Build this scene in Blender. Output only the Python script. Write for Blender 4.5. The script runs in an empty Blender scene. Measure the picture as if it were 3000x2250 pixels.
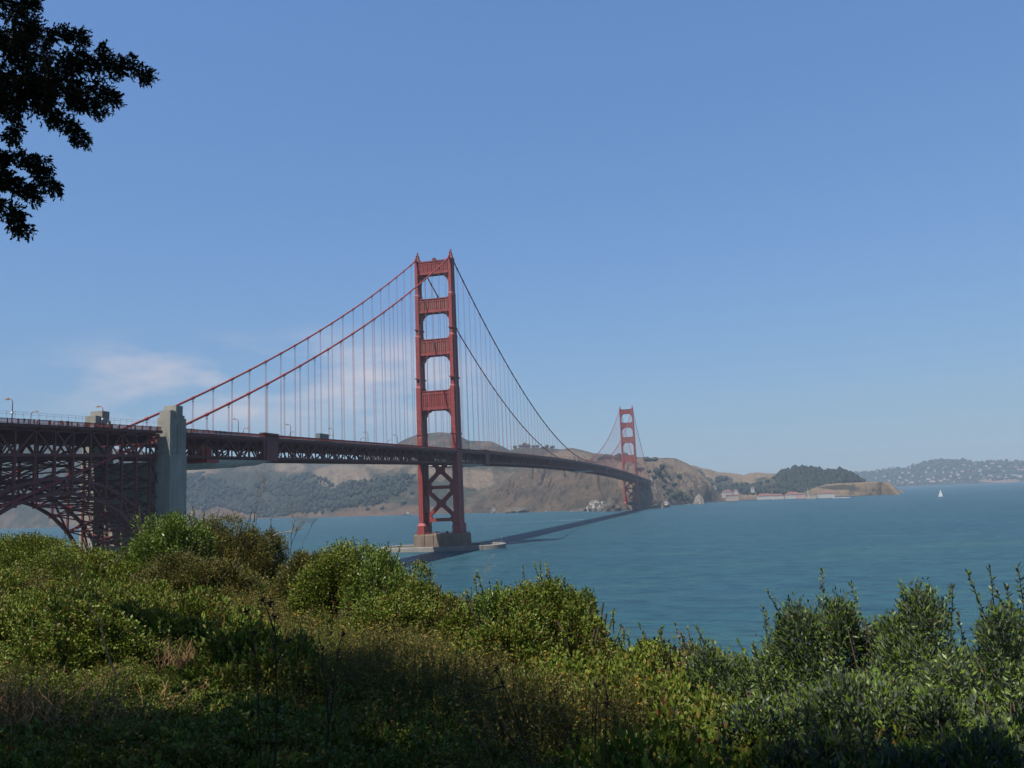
import bpy, math, random
import numpy as np
from mathutils import Vector, Matrix, noise

random.seed(11)
sc = bpy.context.scene
COL = sc.collection
rad = math.radians

# ------------------------------------------------------------------ camera
CAM = Vector((211.683, -615.033, 37.39))
YAW, PIT, ROL = -0.243767, 0.133391, -0.0412867
FPX = 2493.5                       # focal length for a frame 3000 wide
_s, _c = math.sin(YAW), math.cos(YAW)
FWD = Vector((_s*math.cos(PIT), _c*math.cos(PIT), math.sin(PIT)))
_r = Vector((_c, -_s, 0.0)); _u = _r.cross(FWD)
RT = _r*math.cos(ROL) + _u*math.sin(ROL)
UP = _u*math.cos(ROL) - _r*math.sin(ROL)
cd = bpy.data.cameras.new('camera'); cam = bpy.data.objects.new('camera', cd); COL.objects.link(cam)
cd.sensor_width = 36.0; cd.lens = 36.0*FPX/3000.0
cd.clip_start = 0.1; cd.clip_end = 60000.0
M = Matrix((RT, UP, -FWD)).transposed().to_4x4(); M.translation = CAM
cam.matrix_world = M
sc.camera = cam

# ------------------------------------------------------------------ light
SUN_TO = Vector((-0.25, -0.49, 1.0)).normalized()
SUN_EL = math.asin(SUN_TO.z); SUN_AZ = math.atan2(SUN_TO.x, SUN_TO.y)
w = bpy.data.worlds.new('World'); sc.world = w; w.use_nodes = True
wn = w.node_tree; wn.nodes.clear()
out = wn.nodes.new('ShaderNodeOutputWorld'); bg = wn.nodes.new('ShaderNodeBackground')
sky = wn.nodes.new('ShaderNodeTexSky'); sky.sky_type = 'NISHITA'; sky.sun_disc = False
sky.sun_elevation = SUN_EL; sky.sun_rotation = SUN_AZ % (2*math.pi)
sky.altitude = 0.0; sky.air_density = 2.0; sky.dust_density = 0.0; sky.ozone_density = 6.0
bg.inputs['Strength'].default_value = 0.075
# soft distant clouds low over the western hills (fixed directions of the sky)
geo = wn.nodes.new('ShaderNodeTexCoord')
mp = wn.nodes.new('ShaderNodeMapping'); mp.inputs['Scale'].default_value = (5.0, 5.0, 16.0)
wn.links.new(geo.outputs['Generated'], mp.inputs['Vector'])
ns = wn.nodes.new('ShaderNodeTexNoise'); ns.inputs['Scale'].default_value = 1.3; ns.inputs['Detail'].default_value = 6; ns.inputs['Roughness'].default_value = 0.55
wn.links.new(mp.outputs['Vector'], ns.inputs['Vector'])
cr = wn.nodes.new('ShaderNodeValToRGB'); cr.color_ramp.elements[0].position = 0.40; cr.color_ramp.elements[1].position = 0.66
wn.links.new(ns.outputs['Fac'], cr.inputs['Fac'])
def lobe(d, k):
    """smooth weight of the sky round direction d"""
    q = wn.nodes.new('ShaderNodeVectorMath'); q.operation = 'MULTIPLY'; q.inputs[1].default_value = (1, 1, 2.8); wn.links.new(geo.outputs['Generated'], q.inputs[0])
    a = wn.nodes.new('ShaderNodeVectorMath'); a.operation = 'DISTANCE'; a.inputs[1].default_value = (d[0], d[1], d[2]*2.8)
    wn.links.new(q.outputs[0], a.inputs[0])
    b = wn.nodes.new('ShaderNodeMapRange'); b.interpolation_type = 'SMOOTHSTEP'
    b.inputs['From Min'].default_value = k; b.inputs['From Max'].default_value = k*0.25
    wn.links.new(a.outputs['Value'], b.inputs['Value'])
    return b.outputs['Result']
def mth(op, a, b):
    n = wn.nodes.new('ShaderNodeMath'); n.operation = op; n.use_clamp = True
    for i, v in enumerate((a, b)):
        if isinstance(v, (int, float)): n.inputs[i].default_value = v
        else: wn.links.new(v, n.inputs[i])
    return n.outputs[0]
def rawray(u, v):
    return (FWD + RT*((u-1500)/FPX) - UP*((v-1125)/FPX))
lb = mth('MAXIMUM', lobe(rawray(560, 1130).normalized(), 0.20), lobe(rawray(1020, 1130).normalized(), 0.22))
mask = mth('MULTIPLY', mth('MULTIPLY', cr.outputs['Color'], lb), 0.88)
mx = wn.nodes.new('ShaderNodeMix'); mx.data_type = 'RGBA'
mx.inputs['B'].default_value = (4.7, 4.3, 4.5, 1)
wn.links.new(mask, mx.inputs['Factor'])
gm = wn.nodes.new('ShaderNodeGamma'); gm.inputs['Gamma'].default_value = 0.62     # a softer fall-off from zenith to horizon
wn.links.new(sky.outputs['Color'], gm.inputs['Color'])
vm = wn.nodes.new('ShaderNodeVectorMath'); vm.operation = 'MULTIPLY'; vm.inputs[1].default_value = (0.62, 0.92, 1.48)
wn.links.new(gm.outputs['Color'], vm.inputs[0])
wn.links.new(vm.outputs['Vector'], mx.inputs['A'])
wn.links.new(mx.outputs['Result'], bg.inputs['Color']); wn.links.new(bg.outputs['Background'], out.inputs['Surface'])
sl = bpy.data.lights.new('sun', 'SUN'); sl.energy = 5.0; sl.angle = rad(0.53); sl.color = (1.0, 0.95, 0.87)
so = bpy.data.objects.new('sun', sl); COL.objects.link(so)
so.rotation_euler = SUN_TO.to_track_quat('Z', 'Y').to_euler(); so.location = CAM + SUN_TO*200

sc.view_settings.view_transform = 'Standard'; sc.view_settings.look = 'None'
sc.view_settings.gamma = 1.0; sc.view_settings.use_curve_mapping = False
sc.view_settings.exposure = 1.0
cy = sc.cycles
cy.max_bounces = 5; cy.diffuse_bounces = 2; cy.glossy_bounces = 2; cy.transmission_bounces = 3; cy.transparent_max_bounces = 6; cy.volume_bounces = 0
cy.use_adaptive_sampling = True; cy.adaptive_threshold = 0.015
cy.sample_clamp_indirect = 4.0

WATER = 1.5
def ray(u, v):
    return rawray(u, v)
def at_z(u, v, z=WATER):
    d = ray(u, v); t = (z-CAM.z)/d.z
    return CAM + d*t
def at_d(u, v, D):
    d = ray(u, v); t = D/math.hypot(d.x, d.y)
    return CAM + d*t
def pix(p):
    d = Vector(p)-CAM; z = d.dot(FWD)
    return 1500+FPX*d.dot(RT)/z, 1125-FPX*d.dot(UP)/z
def lerp(a, b, t): return a+(b-a)*t
def interp(tab, x):
    xs = [t[0] for t in tab]
    if len(tab[0]) == 2: return float(np.interp(x, xs, [t[1] for t in tab]))
    return [float(np.interp(x, xs, [t[k] for t in tab])) for k in range(1, len(tab[0]))]

# ------------------------------------------------------------------ building helpers
ORG = {}
def world_of(o):
    return ORG.get(o.name, Vector((0, 0, 0))) if o is not None else Vector((0, 0, 0))
def place(o, loc, parent=None):
    loc = Vector(loc); ORG[o.name] = loc
    if parent is not None:
        o.parent = parent; o.location = loc - world_of(parent)
    else: o.location = loc
def tag(o, label=None, cat=None, group=None, kind=None):
    if label: o['label'] = label
    if cat: o['category'] = cat
    if group: o['group'] = group
    if kind: o['kind'] = kind
    return o
def empty(name, loc, parent=None):
    o = bpy.data.objects.new(name, None); COL.objects.link(o); o.empty_display_size = 1.0
    place(o, loc, parent); return o
def dup(root, loc, rotz=0.0, scale=None):
    r = root.copy(); COL.objects.link(r); r.location = loc; r.rotation_euler = (0, 0, rotz)
    if scale is not None: r.scale = scale if hasattr(scale, '__len__') else (scale,)*3
    ORG[r.name] = Vector(loc)
    for ch in list(root.children):
        c = ch.copy(); COL.objects.link(c); c.parent = r
        for g in list(ch.children):
            d = g.copy(); COL.objects.link(d); d.parent = c
    return r

class MB:
    def __init__(s): s.v = []; s.f = []; s.mi = []; s.m = 0
    def add(s, vs, fs):
        n = len(s.v); s.v.extend([tuple(x) for x in vs])
        s.f.extend([tuple(i+n for i in f) for f in fs]); s.mi.extend([s.m]*len(fs))
    def box(s, lo, hi):
        x0, y0, z0 = lo; x1, y1, z1 = hi
        s.add([(x0,y0,z0),(x1,y0,z0),(x1,y1,z0),(x0,y1,z0),(x0,y0,z1),(x1,y0,z1),(x1,y1,z1),(x0,y1,z1)],
              [(0,3,2,1),(4,5,6,7),(0,1,5,4),(1,2,6,5),(2,3,7,6),(3,0,4,7)])
    def cbox(s, c, d):
        s.box([c[i]-d[i]/2 for i in range(3)], [c[i]+d[i]/2 for i in range(3)])
    def beam(s, p, q, w, h, side=None):
        p, q = Vector(p), Vector(q); d = (q-p)
        if d.length < 1e-6: return
        d.normalize()
        a = Vector(side) if side is not None else (Vector((0,0,1)) if abs(d.z) < 0.95 else Vector((1,0,0)))
        x = d.cross(a).normalized(); y = x.cross(d).normalized()
        vs = []
        for c in (p, q):
            for sx, sy in ((-1,-1),(1,-1),(1,1),(-1,1)): vs.append(c + x*(sx*w/2) + y*(sy*h/2))
        s.add(vs, [(0,1,2,3),(7,6,5,4),(0,4,5,1),(1,5,6,2),(2,6,7,3),(3,7,4,0)])
    def tube(s, pts, r, n=6, cap=True):
        pts = [Vector(p) for p in pts]; N = len(pts)
        rs = r if hasattr(r, '__len__') else [r]*N
        vs = []; ref = None
        for i, p in enumerate(pts):
            d = (pts[min(i+1, N-1)] - pts[max(i-1, 0)])
            if d.length < 1e-9: d = Vector((0,0,1))
            d.normalize()
            if ref is None: ref = Vector((0,0,1)) if abs(d.z) < 0.9 else Vector((1,0,0))
            x = d.cross(ref)
            if x.length < 1e-4: x = d.cross(Vector((0.3,1,0.2)))
            x.normalize(); y = d.cross(x)
            for k in range(n):
                t = 2*math.pi*k/n; vs.append(p + (x*math.cos(t)+y*math.sin(t))*rs[i])
        fs = []
        for i in range(N-1):
            for k in range(n):
                a = i*n+k; b = i*n+(k+1) % n
                fs.append((a, b, b+n, a+n))
        if cap: fs.append(tuple(range(n-1, -1, -1))); fs.append(tuple(range((N-1)*n, N*n)))
        s.add(vs, fs)
    def prism(s, poly, axis, a, b):
        """poly: 2-D points in the two other axes (kept in x,y,z order); extruded along axis from a to b"""
        def P(q, t):
            l = list(q); l.insert(axis, t); return tuple(l)
        n = len(poly)
        s.add([P(q, a) for q in poly]+[P(q, b) for q in poly],
              [tuple(range(n-1, -1, -1)), tuple(range(n, 2*n))]+[(i, (i+1) % n, n+(i+1) % n, n+i) for i in range(n)])
    def loft(s, rings, cap=True):
        n = len(rings[0]); vs = [p for r in rings for p in r]; fs = []
        for i in range(len(rings)-1):
            for k in range(n):
                a = i*n+k; b = i*n+(k+1) % n; fs.append((a, b, b+n, a+n))
        if cap: fs.append(tuple(range(n-1, -1, -1))); fs.append(tuple(range((len(rings)-1)*n, len(rings)*n)))
        s.add(vs, fs)
    def build(s, name, mats, parent=None, smooth=False, fix=True):
        me = bpy.data.meshes.new(name)
        o0 = world_of(parent)
        me.from_pydata([(x-o0.x, y-o0.y, z-o0.z) for x, y, z in s.v], [], s.f)
        mats = mats if isinstance(mats, (list, tuple)) else [mats]
        for m in mats: me.materials.append(m)
        if len(mats) > 1: me.polygons.foreach_set('material_index', s.mi)
        if fix:
            import bmesh
            bm = bmesh.new(); bm.from_mesh(me); bmesh.ops.recalc_face_normals(bm, faces=bm.faces); bm.to_mesh(me); bm.free()
        if smooth: me.polygons.foreach_set('use_smooth', [True]*len(me.polygons))
        o = bpy.data.objects.new(name, me); COL.objects.link(o)
        if parent is not None: o.parent = parent; ORG[o.name] = o0
        return o
def mesh_np(name, V, F, mat, smooth=False, attr=None):
    me = bpy.data.meshes.new(name); V = np.asarray(V, np.float32); F = np.asarray(F, np.int32); k = F.shape[1]
    me.vertices.add(len(V)); me.vertices.foreach_set('co', V.ravel())
    me.loops.add(F.size); me.loops.foreach_set('vertex_index', F.ravel())
    me.polygons.add(len(F)); me.polygons.foreach_set('loop_start', np.arange(0, F.size, k, dtype=np.int32))
    me.polygons.foreach_set('loop_total', np.full(len(F), k, np.int32))
    if smooth: me.polygons.foreach_set('use_smooth', np.ones(len(F), bool))
    for a, vals in (attr or {}).items():
        at = me.attributes.new(a, 'FLOAT', 'POINT'); at.data.foreach_set('value', np.asarray(vals, np.float32))
    me.update(calc_edges=True); me.validate()
    for m in (mat if isinstance(mat, (list, tuple)) else [mat]): me.materials.append(m)
    return me
def link(name, me, parent=None, loc=None):
    o = bpy.data.objects.new(name, me); COL.objects.link(o)
    if parent is not None: o.parent = parent; ORG[o.name] = world_of(parent)
    if loc is not None: place(o, loc)
    return o

# ------------------------------------------------------------------ materials
def mat_base(name):
    m = bpy.data.materials.new(name); m.use_nodes = True
    nt = m.node_tree; b = nt.nodes['Principled BSDF']; return m, nt, b
def N(nt, t, **kw):
    n = nt.nodes.new(t)
    for k, v in kw.items():
        if k in n.inputs: n.inputs[k].default_value = v
        else: setattr(n, k, v)
    return n
def ramp(nt, fac, stops):
    r = nt.nodes.new('ShaderNodeValToRGB'); e = r.color_ramp.elements
    while len(e) < len(stops): e.new(0.5)
    for i, (p, c) in enumerate(stops): e[i].position = p; e[i].color = (*c, 1)
    nt.links.new(fac, r.inputs['Fac']); return r.outputs['Color']
def mixc(nt, fac, a, b, mode='MIX'):
    m = nt.nodes.new('ShaderNodeMix'); m.data_type = 'RGBA'; m.blend_type = mode
    for k, v in (('Factor', fac), ('A', a), ('B', b)):
        s = [i for i in m.inputs if i.name == k and (i.type == ('VALUE' if k == 'Factor' else 'RGBA'))][0]
        if isinstance(v, (int, float)): s.default_value = v
        elif isinstance(v, tuple): s.default_value = (*v, 1)
        else: nt.links.new(v, s)
    return [o for o in m.outputs if o.type == 'RGBA'][0]
def noise_fac(nt, scale, detail=4, rough=0.5, stretch=None, coord='Object'):
    tc = nt.nodes.new('ShaderNodeTexCoord'); src = tc.outputs[coord]
    if stretch:
        mpn = nt.nodes.new('ShaderNodeMapping'); mpn.inputs['Scale'].default_value = stretch
        nt.links.new(src, mpn.inputs['Vector']); src = mpn.outputs['Vector']
    n = nt.nodes.new('ShaderNodeTexNoise'); n.inputs['Scale'].default_value = scale; n.inputs['Detail'].default_value = detail; n.inputs['Roughness'].default_value = rough
    nt.links.new(src, n.inputs['Vector']); return n.outputs['Fac']
def bump(nt, b, fac, strength, dist):
    n = nt.nodes.new('ShaderNodeBump'); n.inputs['Strength'].default_value = strength; n.inputs['Distance'].default_value = dist
    nt.links.new(fac, n.inputs['Height']); nt.links.new(n.outputs['Normal'], b.inputs['Normal'])
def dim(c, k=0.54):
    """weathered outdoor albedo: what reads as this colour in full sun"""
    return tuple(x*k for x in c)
def simple(name, col, rough=0.7, var=0.25, scale=0.8, stretch=None, bmp=0.0, spec=0.3, metal=0.0):
    col = dim(col)
    m, nt, b = mat_base(name)
    f = noise_fac(nt, scale, 5, 0.6, stretch)
    lo = tuple(c*(1-var) for c in col); hi = tuple(min(1, c*(1+var)) for c in col)
    nt.links.new(ramp(nt, f, [(0.3, lo), (0.7, hi)]), b.inputs['Base Color'])
    b.inputs['Roughness'].default_value = rough; b.inputs['Specular IOR Level'].default_value = spec; b.inputs['Metallic'].default_value = metal
    if bmp: bump(nt, b, f, 0.6, bmp)
    return m
def paint():
    m, nt, b = mat_base('orange_bridge_paint')
    f1 = noise_fac(nt, 0.5, 5, 0.6, (1.0, 1.0, 0.12)); f2 = noise_fac(nt, 0.06, 3, 0.5)
    c = ramp(nt, f1, [(0.25, (0.165, 0.019, 0.0165)), (0.55, (0.208, 0.025, 0.021)), (0.8, (0.225, 0.031, 0.026))])
    c = mixc(nt, f2, c, (0.172, 0.026, 0.019))
    tc = N(nt, 'ShaderNodeTexCoord'); sx = N(nt, 'ShaderNodeSeparateXYZ'); nt.links.new(tc.outputs['Object'], sx.inputs[0]); ad = N(nt, 'ShaderNodeMath', operation='ADD'); nt.links.new(sx.outputs[0], ad.inputs[0]); nt.links.new(sx.outputs[1], ad.inputs[1])
    cx = N(nt, 'ShaderNodeCombineXYZ'); nt.links.new(ad.outputs[0], cx.inputs[0]); nt.links.new(sx.outputs[2], cx.inputs[1])
    br = N(nt, 'ShaderNodeTexBrick'); br.inputs['Scale'].default_value = 1.0; br.inputs['Brick Width'].default_value = 3.4; br.inputs['Row Height'].default_value = 2.6; br.inputs['Mortar Size'].default_value = 0.07
    br.inputs['Color1'].default_value = (1, 1, 1, 1); br.inputs['Color2'].default_value = (.80, .80, .80, 1); br.inputs['Mortar'].default_value = (.55, .50, .50, 1); nt.links.new(cx.outputs[0], br.inputs['Vector'])
    c = mixc(nt, 1.0, c, br.outputs['Color'], 'MULTIPLY')
    nt.links.new(c, b.inputs['Base Color']); b.inputs['Roughness'].default_value = 0.6; b.inputs['Specular IOR Level'].default_value = 0.3
    bump(nt, b, f1, 0.3, 0.05); return m
PAINT = paint()
def rust_panel():
    m, nt, b = mat_base('rust_streaked_paint')
    f1 = noise_fac(nt, 0.55, 6, 0.65, (1.6, 1.0, 0.10))
    c = ramp(nt, f1, [(0.30, (0.085, 0.024, 0.012)), (0.5, (0.145, 0.026, 0.015)), (0.7, (0.185, 0.027, 0.018))])
    nt.links.new(c, b.inputs['Base Color']); b.inputs['Roughness'].default_value = 0.75; return m
RUST = rust_panel()
ROPE = simple('weathered_wire_rope', (0.40, 0.17, 0.15), 0.6, 0.15, 0.3)
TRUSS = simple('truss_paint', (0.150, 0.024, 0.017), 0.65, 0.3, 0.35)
def concrete(name, lo, hi, streak=0.1, course=None):
    lo, hi = dim(lo), dim(hi)
    m, nt, b = mat_base(name)
    f1 = noise_fac(nt, 0.35, 6, 0.65, (1.0, 1.0, streak)); f2 = noise_fac(nt, 0.09, 4, 0.6); f3 = noise_fac(nt, 3.0, 4, 0.6)
    c = ramp(nt, f1, [(0.28, lo), (0.72, hi)])
    c = mixc(nt, f2, c, tuple(x*0.72 for x in lo))
    if course:
        tc = N(nt, 'ShaderNodeTexCoord'); wv = N(nt, 'ShaderNodeTexWave', Scale=course, Distortion=0.4); wv.bands_direction = 'Z'; wv.wave_profile = 'SAW'
        nt.links.new(tc.outputs['Object'], wv.inputs['Vector'])
        c = mixc(nt, ramp(nt, wv.outputs['Fac'], [(0.0, (0.35, 0.35, 0.35)), (0.08, (0, 0, 0)), (1.0, (0.12, 0.12, 0.12))]), c, tuple(x*0.45 for x in lo))
    nt.links.new(c, b.inputs['Base Color']); b.inputs['Roughness'].default_value = 0.9; b.inputs['Specular IOR Level'].default_value = 0.2
    bump(nt, b, f3, 0.5, 0.05); return m
CONC_PYL = concrete('aged_pylon_concrete', (0.34, 0.32, 0.265), (0.60, 0.565, 0.475), 0.2, 0.35)
CONC_PIER = concrete('stained_pier_concrete', (0.19, 0.135, 0.095), (0.40, 0.295, 0.215), 0.08)
CONC_FEND = concrete('bleached_fender_concrete', (0.26, 0.24, 0.21), (0.46, 0.43, 0.39), 0.5)
ASPH = simple('asphalt', (0.05, 0.05, 0.052), 0.9, 0.2, 0.6)
GREYMETAL = simple('grey_metal', (0.30, 0.31, 0.32), 0.5, 0.1, 1.0)
WHITE = simple('white_paint', (0.98, 0.98, 0.94), 0.5, 0.06, 0.6)
NETM = simple('grey_shrouding_fabric', (0.62, 0.60, 0.56), 0.9, 0.2, 0.5, bmp=0.15)
BRIGHTRED = simple('bright_red_paint', (0.42, 0.022, 0.015), 0.5, 0.15, 0.5)
LAMPHEAD = simple('lamp_amber_lens', (0.36, 0.25, 0.16), 0.4, 0.1, 1.0)
DARKM = simple('dark_grey_metal', (0.05, 0.05, 0.055), 0.5, 0.2, 1.0)

def water_mat():
    m, nt, b = mat_base('sea_water')
    tc = N(nt, 'ShaderNodeTexCoord')
    def nz(scale, st, det=4, rough=0.6, dist=0.0):
        mpn = N(nt, 'ShaderNodeMapping'); mpn.inputs['Scale'].default_value = st; mpn.inputs['Rotation'].default_value = (0, 0, rad(25))
        nt.links.new(tc.outputs['Object'], mpn.inputs['Vector'])
        n = N(nt, 'ShaderNodeTexNoise', Scale=scale, Detail=det, Roughness=rough, Distortion=dist)
        nt.links.new(mpn.outputs['Vector'], n.inputs['Vector']); return n.outputs['Fac']
    big = nz(0.004, (1, 2.2, 1), 5, 0.6, 0.6); mid = nz(0.035, (1, 2.6, 1), 4, 0.55); sml = nz(0.30, (1, 2.0, 1), 3, 0.6)
    c = ramp(nt, big, [(0.30, (0.011, 0.044, 0.066)), (0.52, (0.014, 0.052, 0.068)), (0.74, (0.021, 0.063, 0.067))])
    c = mixc(nt, ramp(nt, mid, [(0.42, (0, 0, 0)), (0.62, (0.35, 0.35, 0.35))]), c, (0.007, 0.028, 0.047))
    c = mixc(nt, ramp(nt, sml, [(0.30, (.55, .55, .55)), (0.50, (0, 0, 0))]), c, (0.006, 0.025, 0.042))  # ripple shading put into the colour: small wave troughs darkened
    wv = nz(0.085, (1, 2.4, 1), 3, 0.55, 0.3)
    c = mixc(nt, ramp(nt, wv, [(0.36, (.7, .7, .7)), (0.52, (0, 0, 0))]), c, (0.006, 0.026, 0.044)); c = mixc(nt, ramp(nt, wv, [(0.56, (0, 0, 0)), (0.70, (.5, .5, .5))]), c, (0.020, 0.062, 0.075))  # wave shading painted in as well: troughs darker, crests lighter
    c = mixc(nt, ramp(nt, nz(0.012, (1, 4.0, 1), 4, 0.6, 0.8), [(0.50, (0, 0, 0)), (0.70, (.5, .5, .5))]), c, (0.022, 0.060, 0.068))
    # a few whitecaps
    foam = nz(0.11, (1, 1.8, 1), 8, 0.7, 0.4)
    c = mixc(nt, ramp(nt, foam, [(0.715, (0, 0, 0)), (0.75, (0.7, 0.7, 0.7))]), c, (0.35, 0.38, 0.38))
    b0 = N(nt, 'ShaderNodeBump', Strength=0.9, Distance=1.5); nt.links.new(mid, b0.inputs['Height'])
    b1 = N(nt, 'ShaderNodeBump', Strength=1.0, Distance=1.2); nt.links.new(wv, b1.inputs['Height']); nt.links.new(b0.outputs['Normal'], b1.inputs['Normal'])
    b2 = N(nt, 'ShaderNodeBump', Strength=1.0, Distance=0.7); nt.links.new(sml, b2.inputs['Height']); nt.links.new(b1.outputs['Normal'], b2.inputs['Normal'])
    # turbid body plus the part of the sky that a wind-roughened surface mirrors
    df = N(nt, 'ShaderNodeBsdfDiffuse'); nt.links.new(c, df.inputs['Color']); nt.links.new(b2.outputs['Normal'], df.inputs['Normal'])
    gl = N(nt, 'ShaderNodeBsdfGlossy', Roughness=0.22); nt.links.new(b2.outputs['Normal'], gl.inputs['Normal'])
    fr = N(nt, 'ShaderNodeFresnel', IOR=1.33); nt.links.new(b2.outputs['Normal'], fr.inputs['Normal'])
    mr = N(nt, 'ShaderNodeMapRange'); mr.inputs['From Min'].default_value = 0.02; mr.inputs['From Max'].default_value = 0.9; mr.inputs['To Min'].default_value = 0.03; mr.inputs['To Max'].default_value = 0.30
    nt.links.new(fr.outputs['Fac'], mr.inputs['Value'])
    mxs = N(nt, 'ShaderNodeMixShader'); nt.links.new(mr.outputs['Result'], mxs.inputs[0]); nt.links.new(df.outputs[0], mxs.inputs[1]); nt.links.new(gl.outputs[0], mxs.inputs[2])
    nt.links.new(mxs.outputs[0], [n for n in nt.nodes if n.type == 'OUTPUT_MATERIAL'][0].inputs['Surface'])
    return m
WATERM = water_mat()
# ------------------------------------------------------------------ sea
mb = MB(); mb.add([(-4900, -780, WATER), (4900, -780, WATER), (4900, 9400, WATER), (-4900, 9400, WATER)], [(0, 1, 2, 3)])
sea = tag(mb.build('sea', WATERM, fix=False), 'choppy teal strait water under the bridge', kind='structure')

# ------------------------------------------------------------------ hills
def hill_mat(name, grass, scrub, rock, scale=0.02, rockz=(0.0, 0.0), sc_lo=0.42, sc_hi=0.6, dry=(0.215, 0.160, 0.105)):
    m, nt, b = mat_base(name)
    grass, scrub, rock, dry = dim(grass), dim(scrub), dim(rock), dim(dry)
    at = N(nt, 'ShaderNodeAttribute', attribute_name='cover')     # where scrub or bare grass grows
    gt = N(nt, 'ShaderNodeAttribute', attribute_name='bare')
    f1 = noise_fac(nt, scale, 7, 0.65); f2 = noise_fac(nt, scale*4.5, 6, 0.7); f3 = noise_fac(nt, scale*0.35, 4, 0.5)
    g = mixc(nt, ramp(nt, f2, [(0.35, (0, 0, 0)), (0.65, (1, 1, 1))]), grass, tuple(x*0.72 for x in grass))
    s = mixc(nt, ramp(nt, f2, [(0.40, (0, 0, 0)), (0.60, (1, 1, 1))]), scrub, tuple(x*0.62 for x in scrub))
    ad = N(nt, 'ShaderNodeMath', operation='ADD'); nt.links.new(at.outputs['Fac'], ad.inputs[0]); nt.links.new(f1, ad.inputs[1])
    c = mixc(nt, ramp(nt, ad.outputs[0], [(sc_lo, (0, 0, 0)), (sc_hi, (1, 1, 1))]), g, s)
    # dark clumps of bush
    vo = N(nt, 'ShaderNodeTexVoronoi', Scale=scale*3.5); tc = N(nt, 'ShaderNodeTexCoord'); nt.links.new(tc.outputs['Object'], vo.inputs['Vector'])
    sp = mixc(nt, ramp(nt, f3, [(0.48, (0, 0, 0)), (0.60, (1, 1, 1))]), (0, 0, 0), ramp(nt, vo.outputs['Distance'], [(0.18, (1, 1, 1)), (0.34, (0, 0, 0))]))
    c = mixc(nt, sp, c, tuple(x*0.5 for x in scrub))
    dr = N(nt, 'ShaderNodeMath', operation='MULTIPLY_ADD'); nt.links.new(f1, dr.inputs[0]); dr.inputs[1].default_value = 0.5; nt.links.new(at.outputs['Fac'], dr.inputs[2])
    c = mixc(nt, ramp(nt, dr.outputs[0], [(0.0, (1, 1, 1)), (0.12, (0, 0, 0))]), c, mixc(nt, ramp(nt, f2, [(0.38, (0, 0, 0)), (0.62, (1, 1, 1))]), dry, tuple(x*0.62 for x in dry)))
    ad2 = N(nt, 'ShaderNodeMath', operation='MULTIPLY_ADD'); nt.links.new(f2, ad2.inputs[0]); ad2.inputs[1].default_value = 0.9; nt.links.new(gt.outputs['Fac'], ad2.inputs[2])
    r2 = mixc(nt, ramp(nt, f2, [(0.35, (0, 0, 0)), (0.65, (1, 1, 1))]), rock, tuple(x*0.55 for x in rock))
    c = mixc(nt, ramp(nt, ad2.outputs[0], [(0.72, (0, 0, 0)), (0.92, (1, 1, 1))]), c, r2)
    nt.links.new(c, b.inputs['Base Color']); b.inputs['Roughness'].default_value = 0.95; b.inputs['Specular IOR Level'].default_value = 0.1
    f5 = noise_fac(nt, scale*14, 5, 0.7)
    bn = N(nt, 'ShaderNodeBump', Strength=0.9, Distance=9.0); nt.links.new(f2, bn.inputs['Height'])
    bn2 = N(nt, 'ShaderNodeBump', Strength=0.7, Distance=3.0); nt.links.new(f5, bn2.inputs['Height']); nt.links.new(bn.outputs['Normal'], bn2.inputs['Normal']); nt.links.new(bn2.outputs['Normal'], b.inputs['Normal']); return m

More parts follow.
